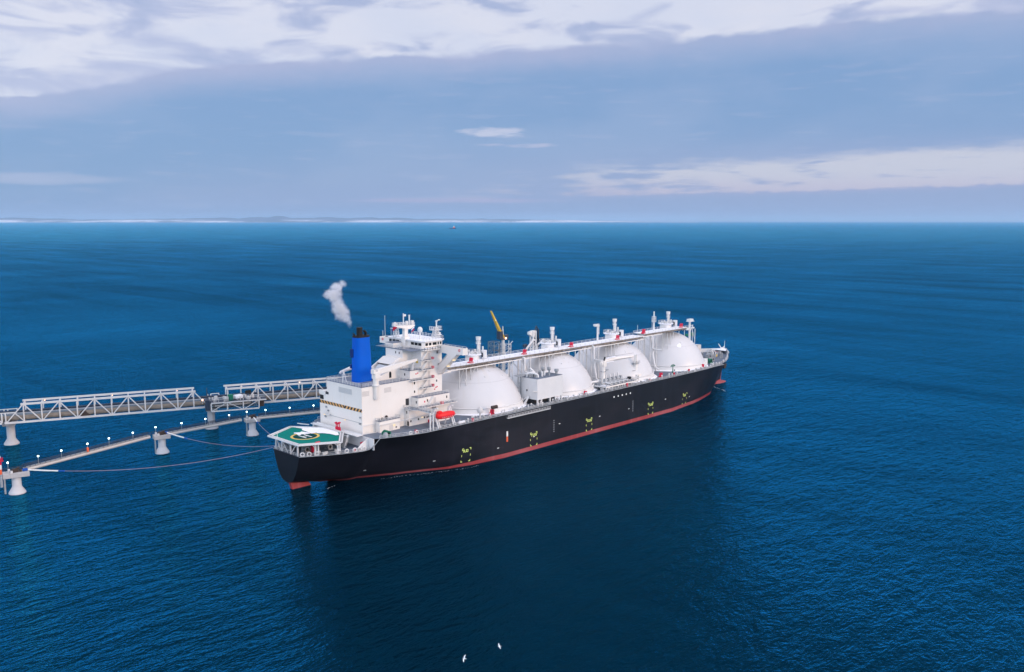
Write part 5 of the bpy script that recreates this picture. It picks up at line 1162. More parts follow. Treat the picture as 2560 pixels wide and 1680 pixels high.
# steam from the funnel
def build_steam():
    m, t, out = newmat('steam')
    v = t.new('ShaderNodeVolumePrincipled'); v.inputs['Color'].default_value = (0.96, 0.96, 0.98, 1); v.inputs['Anisotropy'].default_value = 0.3
    g = t.new('ShaderNodeNewGeometry'); pos = g.outputs['Position']
    wob = t.new('ShaderNodeTexNoise'); wob.inputs['Scale'].default_value = 0.32; wob.inputs['Detail'].default_value = 4; t.l.new(pos, wob.inputs['Vector'])
    off = t.vmath('SCALE', t.vmath('SUBTRACT', wob.outputs['Color'], (.5, .5, .5)).outputs[0]); off.inputs['Scale'].default_value = 3.8
    p2 = t.vmath('ADD', pos, off.outputs[0]).outputs[0]
    blobs = [((27.0, 0, 54.6), 1.6, .35), ((25.8, 0, 56.4), 2.3, .6), ((24.0, 0.2, 58.5), 3.3, 1.0), ((22.7, 0.1, 60.6), 3.3, 1.0), ((21.9, 0, 62.6), 2.6, .9), ((21.0, .1, 64.9), 3.0, 1.1), ((18.2, .2, 65.4), 1.9, .7), ((22.2, 0, 67.6), 2.4, .8), ((24.6, .1, 68.6), 1.7, .6), ((20.4, 0, 67.6), 1.5, .5)]
    den = None
    for c, r, k in blobs:
        d = t.vmath('DISTANCE', p2, c).outputs['Value']; e = t.math('MULTIPLY', t.sstep(d, r, r * 0.25), k)
        den = e if den is None else t.math('MAXIMUM', den, e)
    fine = t.noise(pos, 0.9, 5, 0.65)
    t.l.new(t.math('MULTIPLY', t.math('MULTIPLY', den, t.sstep(fine, 0.25, 0.6)), 1.7), v.inputs['Density'])
    t.l.new(v.outputs[0], out.inputs['Volume'])
    path = [(27.6, 0, 52.6, .9), (27.0, 0, 54.4, 2.8), (25.6, 0, 56.6, 3.9), (24.0, 0, 58.8, 4.9), (22.6, 0, 61.0, 5.1), (21.4, 0, 63.4, 5.4), (21.0, 0, 65.6, 6.0), (21.6, 0, 68.0, 5.8), (22.4, 0, 70.2, 4.6), (22.8, 0, 72.0, 1.6)]
    o = MB().tube([p[:3] for p in path], [p[3] for p in path], 16).build('steam_plume', m, None); tag(o, 'white steam plume drifting up from the blue funnel', 'steam', kind='stuff')
build_steam()

# ================================================================== THE JETTY
U = Vector((0.927, -0.375, 0)).normalized(); NV = Vector((0.375, 0.927, 0)).normalized()
N0 = Vector((-43.07, 124.4, 0))                              # foot of the first top node on the near truss line
PL = 6.42                                                    # panel length
def jp(s, n, z): p = N0 + U * s + NV * n; return (p.x, p.y, z)
ZB, ZT, WID = 10.7, 17.95, 8.0
def trestle_span(s0, label, panels=12, hidden=0):
    """s0: distance along the jetty of the first bottom node"""
    c = Vector(jp(s0 + PL * panels / 2, WID / 2, ZB))
    o = thing('trestle_span', label, 'bridge', c, 'steel truss spans of the jetty trestle')
    for n in (0.0, WID):
        ch = MB(); ch.bar(jp(s0 - .5, n, ZB), jp(s0 + PL * panels + .5, n, ZB), .62, .75); ch.build('bottom_chord', M['truss'], o)
        MB().bar(jp(s0 + PL - .9, n, ZT), jp(s0 + PL * (panels - 1) + .9, n, ZT), .62, .75).build('top_chord', M['truss'], o)
        for i in range(panels + 1):
            top = ZT - .3 if 0 < i < panels else ZB + 4.1
            if hidden and n == 0.0 and i in (1, 2, 3) : 
                if i == 2: continue
            MB().bar(jp(s0 + PL * i, n, ZB + .3), jp(s0 + PL * i, n, top), .42, .42).build('truss_post', M['truss'], o)
        for i in range(panels):
            a, b = (i, i + 1)
            lo, hi = (a, b) if i % 2 == 0 else (b, a)
            if n > 0 or (hidden and i in (0, 1)): continue
            MB().bar(jp(s0 + PL * lo + (.45 if i % 2 == 0 else -.45), n, ZB + .35), jp(s0 + PL * hi + (-.35 if i % 2 == 0 else .35), n, ZT - .35), .4, .4).build('truss_diagonal', M['truss'], o)
        for (sa, sb, za, zb) in ((0, .55, ZB + 4.1, ZB + 4.1), (.5, 1.0, ZB + 3.9, ZB + .4)):
            if hidden and n == 0.0: continue
            MB().bar(jp(s0 + PL * sa, n, za), jp(s0 + PL * sb, n, zb), .32, .32).build('end_brace', M['truss'], o)
    mb = MB()
    for i in range(panels + 1): mb.bar(jp(s0 + PL * i, 0, ZB - .1), jp(s0 + PL * i, WID, ZB - .1), .4, .5)
    mb.build('floor_beams', M['truss'], o)
    mb = MB()
    for i in range(1, panels): mb.bar(jp(s0 + PL * i, 0, ZT), jp(s0 + PL * i, WID, ZT), .3, .3)
    mb.build('top_struts', M['truss'], o)
    mb = MB(); mb.add([jp(s0, 5.2, ZB + 2.2), jp(s0 + PL * panels, 5.2, ZB + 2.2), jp(s0 + PL * panels, 7.6, ZB + 2.2), jp(s0, 7.6, ZB + 2.2), jp(s0, 5.2, ZB + 2.35), jp(s0 + PL * panels, 5.2, ZB + 2.35), jp(s0 + PL * panels, 7.6, ZB + 2.35), jp(s0, 7.6, ZB + 2.35)], [(0, 3, 2, 1), (4, 5, 6, 7), (0, 1, 5, 4), (2, 3, 7, 6), (1, 2, 6, 5), (3, 0, 4, 7)])
    mb.build('walkway', M['steel'], o)
    mb = MB(); mb.rail([jp(s0, 5.2, ZB + 2.35), jp(s0 + PL * panels, 5.2, ZB + 2.35)], 1.1, 3.2, .05); mb.build('walkway_railing', M['truss'], o)
    return o
S1 = -PL
trestle_span(S1, 'long pale steel truss span nearest the left picture edge, pipes inside')
trestle_span(S1 + 78.3, 'steel truss span between the equipment platform and the ship stern', hidden=1)
mb = MB()
sp0 = thing('trestle_span', 'cut off end of a third truss span on the leftmost pier', 'bridge', Vector(jp(S1 - 20, 4, ZB)), 'steel truss spans of the jetty trestle')
for n in (0.0, WID):
    MB().bar(jp(S1 - 40, n, ZB), jp(S1 - 1.3, n, ZB), .62, .75).build('bottom_chord', M['truss'], sp0)
    MB().bar(jp(S1 - 40, n, ZT), jp(S1 - 1.3 - PL + .9, n, ZT), .62, .75).build('top_chord', M['truss'], sp0)
    for i in range(5): MB().bar(jp(S1 - 1.3 - PL * i, n, ZB + .3), jp(S1 - 1.3 - PL * i, n, ZT - .3 if i else ZB + 4.1), .42, .42).build('truss_post', M['truss'], sp0)
    for i in range(4): MB().bar(jp(S1 - 1.3 - PL * (i if i % 2 == 0 else i + 1), n, ZB + .3), jp(S1 - 1.3 - PL * (i + 1 if i % 2 == 0 else i), n, ZT - .3), .4, .4).build('truss_diagonal', M['truss'], sp0)
    MB().bar(jp(S1 - 40, n, ZB + 4.1), jp(S1, n, ZB + 4.1), .3, .3).build('end_brace', M['truss'], sp0)
# pipelines lying inside the trestle
for n, z, r, m, lab in ((1.4, ZB + 1.55, 1.0, 'pipeA', 'thick beige lagged pipeline, nearest of the pipes inside the trestle'), (3.4, ZB + 2.0, .85, 'pipeB', 'grey blue lagged pipeline behind the beige one in the trestle'), (4.6, ZB + 3.6, .45, 'pipeC', 'thin dark pipeline highest inside the trestle, above the grey pipe'), (6.4, ZB + 1.3, .8, 'pipeC', 'dark pipeline under the trestle walkway, farthest of the pipes')):
    o = MB().tube([jp(S1 - 40, n, z), jp(S1 + 60, n, z), jp(S1 + 165, n, z)], r, 14).build('pipeline', M[m], None, smooth=60); tag(o, lab, 'pipeline', 'pipelines in the trestle')
o = MB().box(0, 0.01, 0, .01, 0, .01)
mb = MB(); c = Vector(jp(S1 + PL * 4.4, 1.0, ZB))
mb.prism([(-2.3, -.5), (2.0, -.5), (2.4, .2), (.6, 2.2), (-.4, 2.9), (-1.6, 2.2)], 'y', -.8, .8)
ang = math.atan2(U.y, U.x); mb.v = [(c.x + a * math.cos(ang) - b * math.sin(ang), c.y + a * math.sin(ang) + b * math.cos(ang), c.z + d) for a, b, d in mb.v]
o = mb.build('pipe_tarpaulin', M['brown'], None, bevel=.3); tag(o, 'dark brown tarpaulin bundle hung over the trestle bottom chord', 'tarpaulin')

# concrete piers: flared foot, shaft, cap
def shaft(mb, x, y, r_foot, r, z_cap, n=8):
    mb.lathe((x, y, 0), [(r_foot * .96, -3), (r_foot, 0.25), (r_foot * .98, .5), (r * 1.12, 2.05), (r, 2.5), (r, z_cap)], n, a0=PI / n + .35)
vw = Vector((0.718, 0.696, 0))
for (x, y), lab in (((-46.7, 133.9), 'white concrete trestle pier with flared foot at the left picture edge'), ((23.6, 101.0), 'concrete trestle pier under the equipment platform, shadowed by the deck')):
    c = Vector((x, y, 0)) + vw * 2.2
    pier = thing('bridge_pier', lab, 'pier', (c.x, c.y, 0), 'concrete piers of the trestle')
    mb = MB(); shaft(mb, c.x, c.y, 2.85, 1.55, 8.6, 24); mb.build('pier_shaft', M['conc'], pier, smooth=35)
    mb = MB(); mb.obox((c.x, c.y), math.atan2(NV.y, NV.x), 5.4, 2.3, 8.6, 9.9); mb.build('pier_cap', M['concd'], pier, bevel=.1)
    mb = MB()
    for n in (0, WID):
        for s in (-.7, .7):
            p = c + NV * (n - WID / 2) + U * s; mb.obox((p.x, p.y), ang, .35, .35, 9.9, 10.35)
    mb.build('bearings', M['dark'], pier)
# platform hung beside the second span, with its own small truss and pipe loops
PS0 = Vector((20.6, 92.84, 0)); PS1 = Vector((38.76, 85.1, 0)); UP = (PS1 - PS0).normalized(); PLn = (PS1 - PS0).length; NP = Vector((-UP.y, UP.x, 0))
def pp(s, n, z): p = PS0 + UP * s + NP * n; return (p.x, p.y, z)
ep = thing('equipment_platform', 'dark steel equipment platform with small truss hung beside the second trestle span', 'platform', pp(PLn / 2, 2, 9.6))
mb = MB(); mb.obox(((PS0 + UP * (PLn / 2 + 1.5) + NP * 3.5).x, (PS0 + UP * (PLn / 2 + 1.5) + NP * 3.5).y), math.atan2(UP.y, UP.x), PLn / 2 + 1.7, 3.4, 13.05, 13.3); mb.build('platform_deck', M['pipeC'], ep)
for n in (0.0, 6.6):
    mb = MB(); mb.bar(pp(0, n, 9.6), pp(PLn, n, 9.6), .45, .5); mb.bar(pp(0, n, 13.1), pp(PLn + 3.2, n, 13.15), .4, .45)
    for q in (0, 1 / 3, 2 / 3, 1): mb.bar(pp(PLn * q, n, 9.7), pp(PLn * q, n, 13.1), .4, .4)
    mb.bar(pp(.2, n, 9.7), pp(PLn / 3 - .3, n, 13), .26); mb.bar(pp(PLn / 3 + .3, n, 13), pp(PLn * 2 / 3 - .3, n, 9.7), .26); mb.bar(pp(PLn * 2 / 3 + .3, n, 9.7), pp(PLn - .3, n, 13), .26)
    mb.build('side_truss', M['truss'], ep)
MB().obox(((PS0 + UP * (-1.4) + NP * 4).x, (PS0 + UP * (-1.4) + NP * 4).y), math.atan2(UP.y, UP.x), .9, 3.2, 9.9, 14.4).build('end_bulkhead', M['pipeC'], ep)
MB().obox(((PS0 + UP * (PLn + 1.3) + NP * 4).x, (PS0 + UP * (PLn + 1.3) + NP * 4).y), math.atan2(UP.y, UP.x), 1.0, 3.0, 10.0, 13.04).build('end_bulkhead', M['brown'], ep)
mb = MB(); mb.tube([pp(1.6, 2.5, 11.4), pp(8, 2.5, 11.5), pp(16, 2.5, 11.8), pp(17.2, 3.5, 12.2)], .55, 10); mb.build('pipe_loop', M['tube'], ep, smooth=60)
mb = MB(); mb.tube([pp(2.6, 5.0, 10.4), pp(18, 5.0, 10.6)], .7, 10); mb.build('pipe_loop', M['pipeB'], ep, smooth=60)
mb = MB()
for i in range(26): q = random.uniform(1, PLn + 1); n = random.uniform(.8, 6.2); w = random.uniform(.15, .6); h = random.uniform(.4, 2.0); a = pp(q, n, 13.3); MB().box(a[0] - w, a[0] + w, a[1] - w, a[1] + w, 13.3, 13.3 + h).build('deck_gear', M['truss'], ep)
a = pp(8.2, 3.2, 13.3); MB().box(a[0] - .9, a[0] + .9, a[1] - .8, a[1] + .8, 13.3, 15.9).build('pump_cabin', M['wgreen'], ep, bevel=.1)
a = pp(11.6, 5.0, 13.3); MB().box(a[0] - 1.8, a[0] + 1.8, a[1] - 1.2, a[1] + 1.2, 13.5, 15.2).build('snowy_tank', M['snow'], ep, bevel=.3)
a = pp(16.4, 3.5, 13.3); mb = MB(); mb.bar(a, (a[0], a[1], 17), .22); mb.box(a[0] - 2.2, a[0] + .5, a[1] - .15, a[1] + .15, 15.9, 17.2); mb.build('dark_board', M['black'], ep)
mb = MB(); mb.rail([pp(-.2, .1, 13.3), pp(PLn + 3, .1, 13.3)], 1.1, 2, .05); mb.build('platform_railing', M['pipeC'], ep)
mb = MB(); a = pp(-1.4, 3.2, 14.4); mb.bar(a, (a[0], a[1], 19.4), .28); mb.build('mast', M['pipeC'], ep)

# lamps on the trestle
def trestle_lamp(p, lab):
    o = thing('trestle_lamp', lab, 'lamp', p, 'glowing orange lamps on the trestle')
    mb = MB(); mb.lathe((p[0], p[1], p[2]), [(.1, -.3), (.3, -.1), (.3, .2), (.1, .4)], 10); mb.build('lamp_bulb', M['lampr'], o)
    mb = MB(); mb.bar((p[0], p[1], p[2] - 1.7), (p[0], p[1], p[2] - .3), .12); mb.build('lamp_bracket', M['truss'], o)
for p, lab in (((-31.9, 134.3, 16.6), 'orange trestle lamp leftmost of the row, above the first truss panels'), ((-8.5, 124.0, 16.6), 'orange trestle lamp over the middle of the long left span'), ((15.2, 113.5, 16.6), 'orange trestle lamp near the right end of the left span'),
               ((17.6, 94.6, 14.8), 'orange lamp on the dark end of the equipment platform'), ((40.0, 102.6, 16.6), 'orange trestle lamp just right of and above the equipment platform'), ((63.4, 91.8, 16.6), 'orange trestle lamp nearest the ship on the second span')):
    trestle_lamp(p, lab)

# mooring dolphins, catwalks, hooks
DOL = [((-66.3, 60.8), 'white flared mooring dolphin nearest the left corner carrying the beacon', 5.2, 3.0), ((-9.7, 76.2), 'flared mooring dolphin in the middle of the catwalk, blue rope sleeve on top', 4.0, 2.6), ((29.9, 76.9), 'flared mooring dolphin closest to the helideck, shaded pale blue', 4.0, 2.6)]
DC = []
for (x, y), lab, hx, hy in DOL:
    c = Vector((x, y, 0)) + vw * 2.0; DC.append(c)
    d = thing('mooring_dolphin', lab, 'dolphin', (c.x, c.y, 0), 'mooring dolphins along the catwalk')
    mb = MB(); shaft(mb, c.x, c.y, 2.6, 1.42, 5.8, 24); mb.build('dolphin_shaft', M['conc'], d, smooth=35)
    mb = MB(); mb.obox((c.x, c.y), math.atan2(-.25, 1), hx * .75, hy * .75, 5.8, 7.35); mb.build('dolphin_cap', M['concd'], d, bevel=.08)
    mb = MB(); mb.box(c.x - 1.2, c.x + .6, c.y - 1.0, c.y + .6, 7.35, 8.5); mb.box(c.x + .8, c.x + 1.5, c.y - 1.2, c.y - .4, 7.35, 8.2); mb.tube([(c.x - .3, c.y - .2, 8.4), (c.x + .9, c.y - 1.0, 8.8)], .3, 8); mb.build('mooring_hook', M['brown'], d)
    mb = MB(); mb.box(c.x - 1.9, c.x - 1.3, c.y - 1.3, c.y - .6, 7.35, 8.1); mb.box(c.x - 2.2, c.x - 1.6, c.y + .3, c.y + 1.0, 7.35, 8.4); mb.build('capstan_box', M['truss'], d)
    mb = MB(); w = hx * .72; q = hy * .7; mb.rail([(c.x - w, c.y + q + .4, 7.35), (c.x + w, c.y + q, 7.35)], 1.1, 1.3, .06); mb.build('dolphin_railing', M['dark'], d)
    mb = MB(); mb.bar((c.x - hx * .72, c.y - .6, .6), (c.x - hx * .72, c.y - .6, 6.0), .5, .2); mb.build('access_ladder', M['steel'], d)
def catwalk(a, b, lab):
    a, b = Vector(a), Vector(b); o = thing('catwalk', lab, 'walkway', (a + b) / 2, 'tubular catwalks between the dolphins'); d = (b - a).normalized(); nn = Vector((-d.y, d.x, 0))
    mb = MB(); mb.tube([a, b], .58, 14); mb.build('catwalk_tube', M['tube'], o, smooth=60)
    mb = MB(); z = Vector((0, 0, .75)); mb.bar(a + z + nn * .25, b + z + nn * .25, 1.3, .14); mb.build('catwalk_grating', M['steel'], o)
    for s in (-.4, .9): mb = MB(); mb.rail([a + z + nn * s, b + z + nn * s], 1.15, 1.9, .07, 2); mb.build('catwalk_railing', M['pipeC'], o)
    L_ = (b - a).length; mb = MB(); k = int(L_ / 4)
    for i in range(k + 1): p = a.lerp(b, i / k); mb.bar(p + Vector((0, 0, .5)), p + Vector((0, 0, .72)) + nn * .3, .3)
    mb.build('catwalk_brackets', M['steel'], o); return o
ZW = 6.75
catwalk((-61.6, 64.6, ZW), (-12.3, 79.2, ZW), 'cream tubular catwalk climbing from the beacon dolphin to the middle dolphin')
catwalk((-5.4, 78.3, ZW), (27.4, 80.2, ZW), 'tubular catwalk between the middle dolphin and the one nearest the ship')
catwalk((34.6, 78.3, ZW), (66.0, 67.6, ZW), 'tubular catwalk leading behind the ship stern superstructure')
LAMPS = [(-66.7, 63.7), (-56.8, 65.3), (-48.6, 67.4), (-38.6, 70.6), (-30.0, 73.2), (-20.2, 75.5), (-10.2, 78.2), (0, 77.5), (10.2, 77.7), (20.4, 77.3), (28.8, 77.9), (36.2, 75.4), (45.8, 71.9), (55.6, 68.5)]
LL = ['on the beacon dolphin at the far left', 'first on the long catwalk past the beacon dolphin', 'second on the long left catwalk', 'over the small red box on the left catwalk', 'fourth along the long left catwalk, past the red box', 'last before the middle dolphin', 'right above the middle dolphin hooks', 'first right of the middle dolphin', 'in the middle of the short catwalk', 'beside the second trestle pier shaft', 'above the dolphin closest to the helideck', 'just right of the dolphin closest to the helideck', 'midway between that dolphin and the stern house', 'closest to the white stern house']
for i, ((x, y), l) in enumerate(zip(LAMPS, LL)):
    z0 = ZW + .8 if i not in (0, 6, 10) else 7.35
    o = thing('walkway_lamp', 'small white walkway lamp ' + l, 'lamp', (x, y, z0), 'white lamps along the catwalk')
    mb = MB(); mb.bar((x, y, z0), (x, y, 10.35), .12); mb.build('lamp_post', M['steel'], o)
    mb = MB(); mb.lathe((x, y, 10.5), [(.08, -.25), (.27, -.1), (.27, .15), (.08, .3)], 10); mb.build('lamp_head', M['lampw'], o)
o = MB().box(-38.9, -38.3, 70.3, 71.0, ZW + .8, ZW + 2.4).build('warning_board', M['ored'], None, bevel=.05); tag(o, 'small red orange box standing on the left catwalk under a lamp', 'box')
# beacon
bc = thing('beacon', 'red and white banded navigation beacon on the leftmost dolphin', 'beacon', (-69.6, 61.4, 5.5))
for z0, z1, m, nm in ((3.2, 7.6, 'steel', 'beacon_base'), (7.6, 9.3, 'ored', 'lower_band'), (9.3, 10.8, 'wpaint', 'white_band'), (10.8, 13.0, 'red', 'upper_band')):
    mb = MB(); mb.tube([(-69.6, 61.4, z0), (-69.6, 61.4, z1)], .42, 12); mb.build(nm, M[m], bc, smooth=50)
mb = MB(); mb.lathe((-69.6, 61.4, 12.0), [(1.1, 0), (1.1, .12)], 10); mb.rail([(-70.4, 60.8, 12.1), (-68.8, 60.8, 12.1), (-68.8, 62.0, 12.1)], 1, .8, .06); mb.build('beacon_gallery', M['red'], bc)
mb = MB(); mb.lathe((-69.6, 61.4, 13.0), [(.3, 0), (.3, .7), (.1, 1.0)], 10); mb.build('beacon_lantern', M['truss'], bc)
# mooring ropes: white and blue chafing sleeve by the dolphin, then the bare rope sagging to the ship
def rope(a, b, sag, lab, sl0, sl1, r=.07):
    a, b = Vector(a), Vector(b); o = thing('mooring_rope', lab, 'rope', a, 'mooring ropes from the dolphins to the stern')
    def pt(u): p = a.lerp(b, u); p.z -= sag * 4 * u * (1 - u); return p
    seg = lambda u0, u1, k: [pt(u0 + (u1 - u0) * i / k) for i in range(k + 1)]
    mb = MB(); mb.tube(seg(0, sl0, 6), .26, 8); mb.build('white_sleeve', M['wpaint'], o, smooth=60)
    mb = MB(); mb.tube(seg(sl0, sl1, 4), .26, 8); mb.build('blue_sleeve', M['rblue'], o, smooth=60)
    mb = MB(); mb.tube(seg(sl1, 1, 26), r, 6); mb.build('rope_line', M['rope'], o, smooth=60); return o
rope((-62.4, 61.6, 7.7), (1.5, 8.2, 13.4), 3.4, 'long mooring rope with white and blue sleeve from the beacon dolphin to the stern', .13, .155, .08)
rope((-7.2, 74.6, 8.4), (2.0, 8.6, 13.5), 2.2, 'mooring rope with white sleeve running from the middle dolphin to the stern', .17, .20)
rope((30.2, 74.6, 8.3), (8.0, 13.0, 13.4), 2.0, 'mooring rope with white sleeve from the dolphin closest to the helideck', .12, .145)
o = MB().box(DC[0].x + 1.7, DC[0].x + 3.3, DC[0].y - 1.6, DC[0].y - .6, 7.36, 8.2).build('rope_cover', M['rblue'], None, bevel=.2); tag(o, 'bright blue cover on the leftmost dolphin cap beside the catwalk end', 'cover')
o = MB().box(DC[1].x + 1.2, DC[1].x + 2.4, DC[1].y - 1.2, DC[1].y - .2, 7.36, 8.4).build('rope_cover', M['rblue'], None, bevel=.2); tag(o, 'blue cover among the hooks on the middle dolphin', 'cover')

# loading platform behind the ship
lpf = thing('loading_platform', 'loading platform on concrete legs hidden behind the ship amidships', 'platform', (148, 46, 0))
MB().box(112, 178, 33, 60, 11.0, 12.6).build('platform_slab', M['concd'], lpf)
for x in (118, 133, 148, 163, 174):
    for y in (38, 55): mb = MB(); shaft(mb, x, y, 2.4, 1.4, 11.0, 16); mb.build('platform_leg', M['conc'], lpf, smooth=35)
gt = thing('gangway_tower', 'grey blue lattice gangway tower rising behind the first tank', 'tower', (139, 36, 12.6))
def frame_tower(name, parent, x0, x1, y0, y1, z0, z1, nz, mat, w=.28, d=.14):
    mb = MB()
    for x in (x0, x1):
        for y in (y0, y1): mb.bar((x, y, z0), (x, y, z1), w)
    for i in range(nz + 1):
        z = z0 + (z1 - z0) * i / nz
        for y in (y0, y1): mb.bar((x0, y, z), (x1, y, z), d)
        for x in (x0, x1): mb.bar((x, y0, z), (x, y1, z), d)
        if i < nz:
            z2 = z0 + (z1 - z0) * (i + 1) / nz; a, b = (x0, x1) if i % 2 else (x1, x0)
            for y in (y0, y1): mb.bar((a, y, z), (b, y, z2), d)
            mb.bar((x0, y0 if i % 2 else y1, z), (x0, y1 if i % 2 else y0, z2), d)
    return mb.build(name, mat, parent)
frame_tower('tower_frame', gt, 140.4, 144.6, 34.5, 38.5, 12.6, 32.0, 9, M['truss']); frame_tower('tower_frame', gt, 134.8, 138.6, 36, 40, 12.6, 33.6, 10, M['pipeB'], .35, .2)
mb = MB(); mb.bar((144.7, 36, 28), (144.7, 36, 33.6), .3); mb.bar((145.2, 36, 31.4), (147.4, 36, 33.0), .25); mb.build('tower_mast', M['truss'], gt)
mb = MB()
for i in range(6): mb.box(135.2 + i * .5, 135.5 + i * .5, 36.2, 39.6, 16 + 2.6 * i, 16.5 + 2.6 * i)
mb.build('tower_stairs', M['pipeC'], gt)
yc = thing('jetty_crane', 'yellow lattice boom crane standing on the jetty behind the first tank', 'crane', (141, 36, 12.6))
mb = MB(); mb.tube([(141, 36.2, 12.6), (141, 36.2, 34.6)], .75, 12); mb.build('crane_column', M['truss'], yc, smooth=50)
mb = MB(); mb.box(138.8, 143.2, 35.2, 37.2, 34.4, 34.8); mb.box(137.9, 139.8, 35, 37.4, 34.8, 38.6); mb.box(141.4, 143.6, 35.2, 37.2, 34.8, 36.6); mb.build('crane_cab', M['pipeC'], yc)
mb = MB(); a0, a1 = Vector((139.2, 36.2, 37.0)), Vector((132.7, 36, 48.6)); a2 = Vector((141.3, 36.2, 35.3))
for y in (-.7, .7): mb.bar(a0 + Vector((0, y, 0)), a1 + Vector((0, y * .3, 0)), .35); mb.bar(a2 + Vector((0, y, 0)), a1 + Vector((0, y * .3, .1)), .35)
for i in range(9): u, v = i / 9, (i + 1) / 9; mb.bar(a0.lerp(a1, u), a2.lerp(a1, v), .22); mb.bar(a2.lerp(a1, u) + Vector((0, .5, 0)), a0.lerp(a1, v) + Vector((0, -.5, 0)), .2)
mb.prism([(139.0, 36.8), (141.2, 35.2), (136.6, 41.8)], 'y', 35.6, 36.8); mb.build('crane_boom', M['cyan'], yc)
mb = MB(); mb.tube([(140.9, 36.2, 35), (140.8, 36.2, 40.8)], [.45, .2], 8); mb.build('king_post', M['truss'], yc)
mb = MB(); mb.lathe((141.7, 35.0, 35.0), [(.12, -.4), (.42, -.15), (.42, .25), (.1, .45)], 10); mb.build('work_lamp', M['lampr'], yc)
mb = MB(); mb.lathe((135.0, 35.1, 44.2), [(.1, -.3), (.35, 0), (.1, .3)], 8); mb.build('boom_lamp', M['lampy'], yc)
def loading_arm(x, h, lab, reach, m='truss'):
    o = thing('marine_loader', lab, 'loader', (x, 36, 12.6), 'marine loading arms behind the second tank')
    mb = MB(); mb.tube([(x, 36, 12.6), (x, 36, h)], .7, 10); mb.tube([(x, 36, h - .4), (x, 36, h)], 1.0, 10); mb.build('arm_riser', M[m], o, smooth=50)
    mb = MB(); mb.tube([(x, 35.2, h), (x + reach[0], 34.4, h + reach[1]), (x + reach[0] * 1.2, 33.8, h + reach[1] - .3)], .5, 10); mb.build('inboard_arm', M['white'], o, smooth=50)
    mb = MB(); mb.bar((x + .9, 36.6, h - 8), (x + .9 + reach[0] * .3, 36.6, h + 1.6), .5); mb.box(x - .4, x + 1.8, 36.2, 37.2, h + .6, h + 2.2); mb.build('counterweight', M['pipeC'], o); return o
loading_arm(156.2, 28.2, 'white loading arm slanting up right, nearest the yellow crane', (4.2, 4.2))
loading_arm(164.4, 29.6, 'short white loading arm right of the tall loading mast', (3.4, 2.3))
am = thing('loading_mast', 'tall pale loading mast with a bracket head between the loading arms', 'mast', (162.3, 36, 12.6))
frame_tower('mast_frame', am, 161.2, 163.2, 35.2, 37.2, 12.6, 36.6, 8, M['white'], .45, .25)
mb = MB(); mb.prism([(158.8, 35.2), (161.4, 33.6), (163.2, 34.4), (163.2, 36.6), (159.0, 36.4)], 'y', 35.4, 37.0); mb.build('mast_head', M['white'], am)
mb = MB(); mb.tube([(164.2, 37.0, 27), (164.4, 37, 36.2), (165.4, 37, 38.6), (166.8, 37, 36.6), (167.2, 37, 28)], .4, 8); mb.tube([(165.2, 37.4, 27), (165.5, 37.4, 36.8), (166.2, 37.4, 30)], .5, 8); mb.build('hose_loop', M['pipeC'], am, smooth=50)

# ================================================================== FAR THINGS, BIRDS, FOAM
tb = thing('tugboat', 'small dark hulled tugboat far out near the horizon', 'boat', (6695, 7335 - 254, 0))
BX, BY = 6695.7, 7335.8
tb.location = (BX, BY, 0); WT[tb.name] = Vector((BX, BY, 0)); a = FWD - R(90)
def tloc(pts): return [(BX + x * math.cos(a) - y * math.sin(a), BY + x * math.sin(a) + y * math.cos(a), z) for x, y, z in pts]
def tprism(poly, y0, y1, name, m): mb = MB().prism(poly, 'y', y0, y1); mb.v = tloc(mb.v); return mb.build(name, m, tb)
tprism([(-34, -1), (38, -1), (42, 13), (20, 9), (-36, 8)], -9, 9, 'boat_hull', M['dblue'])
tprism([(6, 8), (30, 8), (28, 20), (10, 20)], -7, 7, 'boat_house', M['ored'])
tprism([(12, 20), (24, 20), (22, 30), (14, 30)], -5, 5, 'boat_bridge', M['white'])
tprism([(17, 30), (18.4, 30), (18.2, 46), (17.2, 46)], -1, 1, 'boat_mast', M['white'])

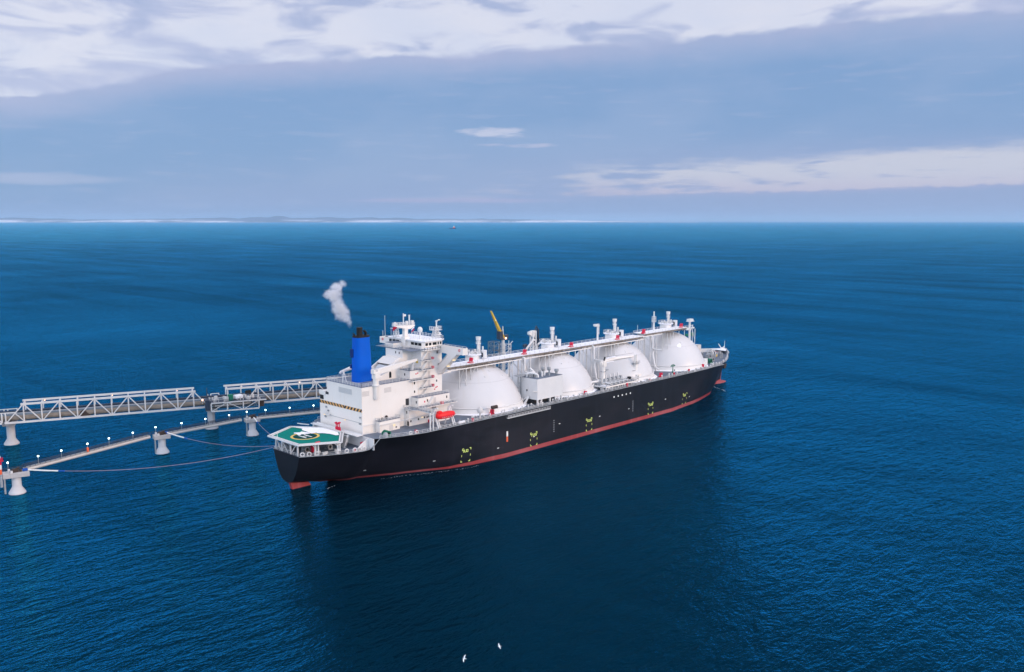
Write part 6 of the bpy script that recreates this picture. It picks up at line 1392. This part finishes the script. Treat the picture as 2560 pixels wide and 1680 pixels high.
def gull(loc, head, bank, label):
    o = thing('seagull', label, 'bird', loc, 'seagulls low over the water'); loc = Vector(loc)
    def tr(p): v = Matrix.Rotation(R(head), 3, 'Z') @ (Matrix.Rotation(R(bank), 3, 'X') @ Vector(p)); return tuple(loc + v * 1.12)
    mb = MB(); mb.tube([(-.24, 0, 0), (-.12, 0, .02), (.05, 0, .03), (.17, 0, .035), (.25, 0, .04), (.31, 0, .035)], [.02, .07, .085, .06, .05, .012], 10)
    mb.add([(-.22, -.03, .01), (-.22, .03, .01), (-.40, .08, .0), (-.40, -.08, .0)], [(0, 1, 2, 3)])
    for s in (-1, 1):
        up = [(.08, s * .05, .05), (-.1, s * .05, .05), (-.08, s * .34, .16), (.13, s * .34, .17), (-.14, s * .72, .05), (-.02, s * .70, .08)]
        lo = [(x, y, z - .022) for x, y, z in up]; k = len(mb.v); mb.v += up + lo
        for f in ((0, 1, 2, 3), (3, 2, 4, 5)): mb.f.append(tuple(k + i for i in f)); mb.f.append(tuple(k + 6 + i for i in reversed(f)))
        for e in ((0, 3), (3, 5), (5, 4), (4, 2), (2, 1), (1, 0)): mb.f.append((k + e[0], k + e[1], k + e[1] + 6, k + e[0] + 6))
    mb.v = [tr(v) for v in mb.v]; mb.build('bird_body', M['snow'], o, smooth=40)
    mb = MB(); mb.tube([(.30, 0, .035), (.37, 0, .02)], [.014, .004], 6); mb.v = [tr(v) for v in mb.v]; mb.build('beak', M['cyan'], o)
gull((-31.2, -132.7, 2.4), 150, -18, 'white seagull gliding over the dark water, right one of the pair')
gull((-39.8, -131.2, 2.4), 120, -34, 'white seagull banking over the dark water, left one of the pair')

def foam(name, pts, w, label):
    """broken ribbon of foam on the water along a path"""
    mb = MB(); P = [Vector((x, y, 0.05)) for x, y in pts]
    for a_, b_ in zip(P[:-1], P[1:]):
        k = max(2, int((b_ - a_).length / .7)); d = (b_ - a_).normalized(); nn = Vector((-d.y, d.x, 0))
        for i in range(k):
            c = a_.lerp(b_, (i + random.random()) / k) + nn * random.gauss(0, w * .4); r = random.uniform(.15, .5) * w; m = 7; ph = random.random() * 6
            vs = [(c.x, c.y, .07)] + [(c.x + (d.x * 1.8 * math.cos(t) + nn.x * .6 * math.sin(t)) * r * random.uniform(.6, 1.2), c.y + (d.y * 1.8 * math.cos(t) + nn.y * .6 * math.sin(t)) * r * random.uniform(.6, 1.2), .06) for t in [ph + 2 * PI * q / m for q in range(m)]]
            mb.add(vs, [(0, 1 + q, 1 + (q + 1) % m) for q in range(m)])
    o = mb.build(name, M['foam'], None); tag(o, label, 'foam', kind='stuff')
M['foam'] = paint('sea_foam', (0.42, 0.52, 0.60), .8, .15, 1.0)
foam('foam', [(266, -3.0), (263.5, -6), (261, -11), (257.5, -17)], 0.9, 'white foam washing off the red bulbous bow')
foam('foam', [(30, -13), (38, -15.6), (46, -19.5), (54, -22.6), (60, -24.6), (66, -25.4)], .5, 'thin wash line along the black hull aft')
foam('foam', [(9.5, -9), (12.2, -8.2), (14, -7.2)], .6, 'small foam crest under the stern counter')
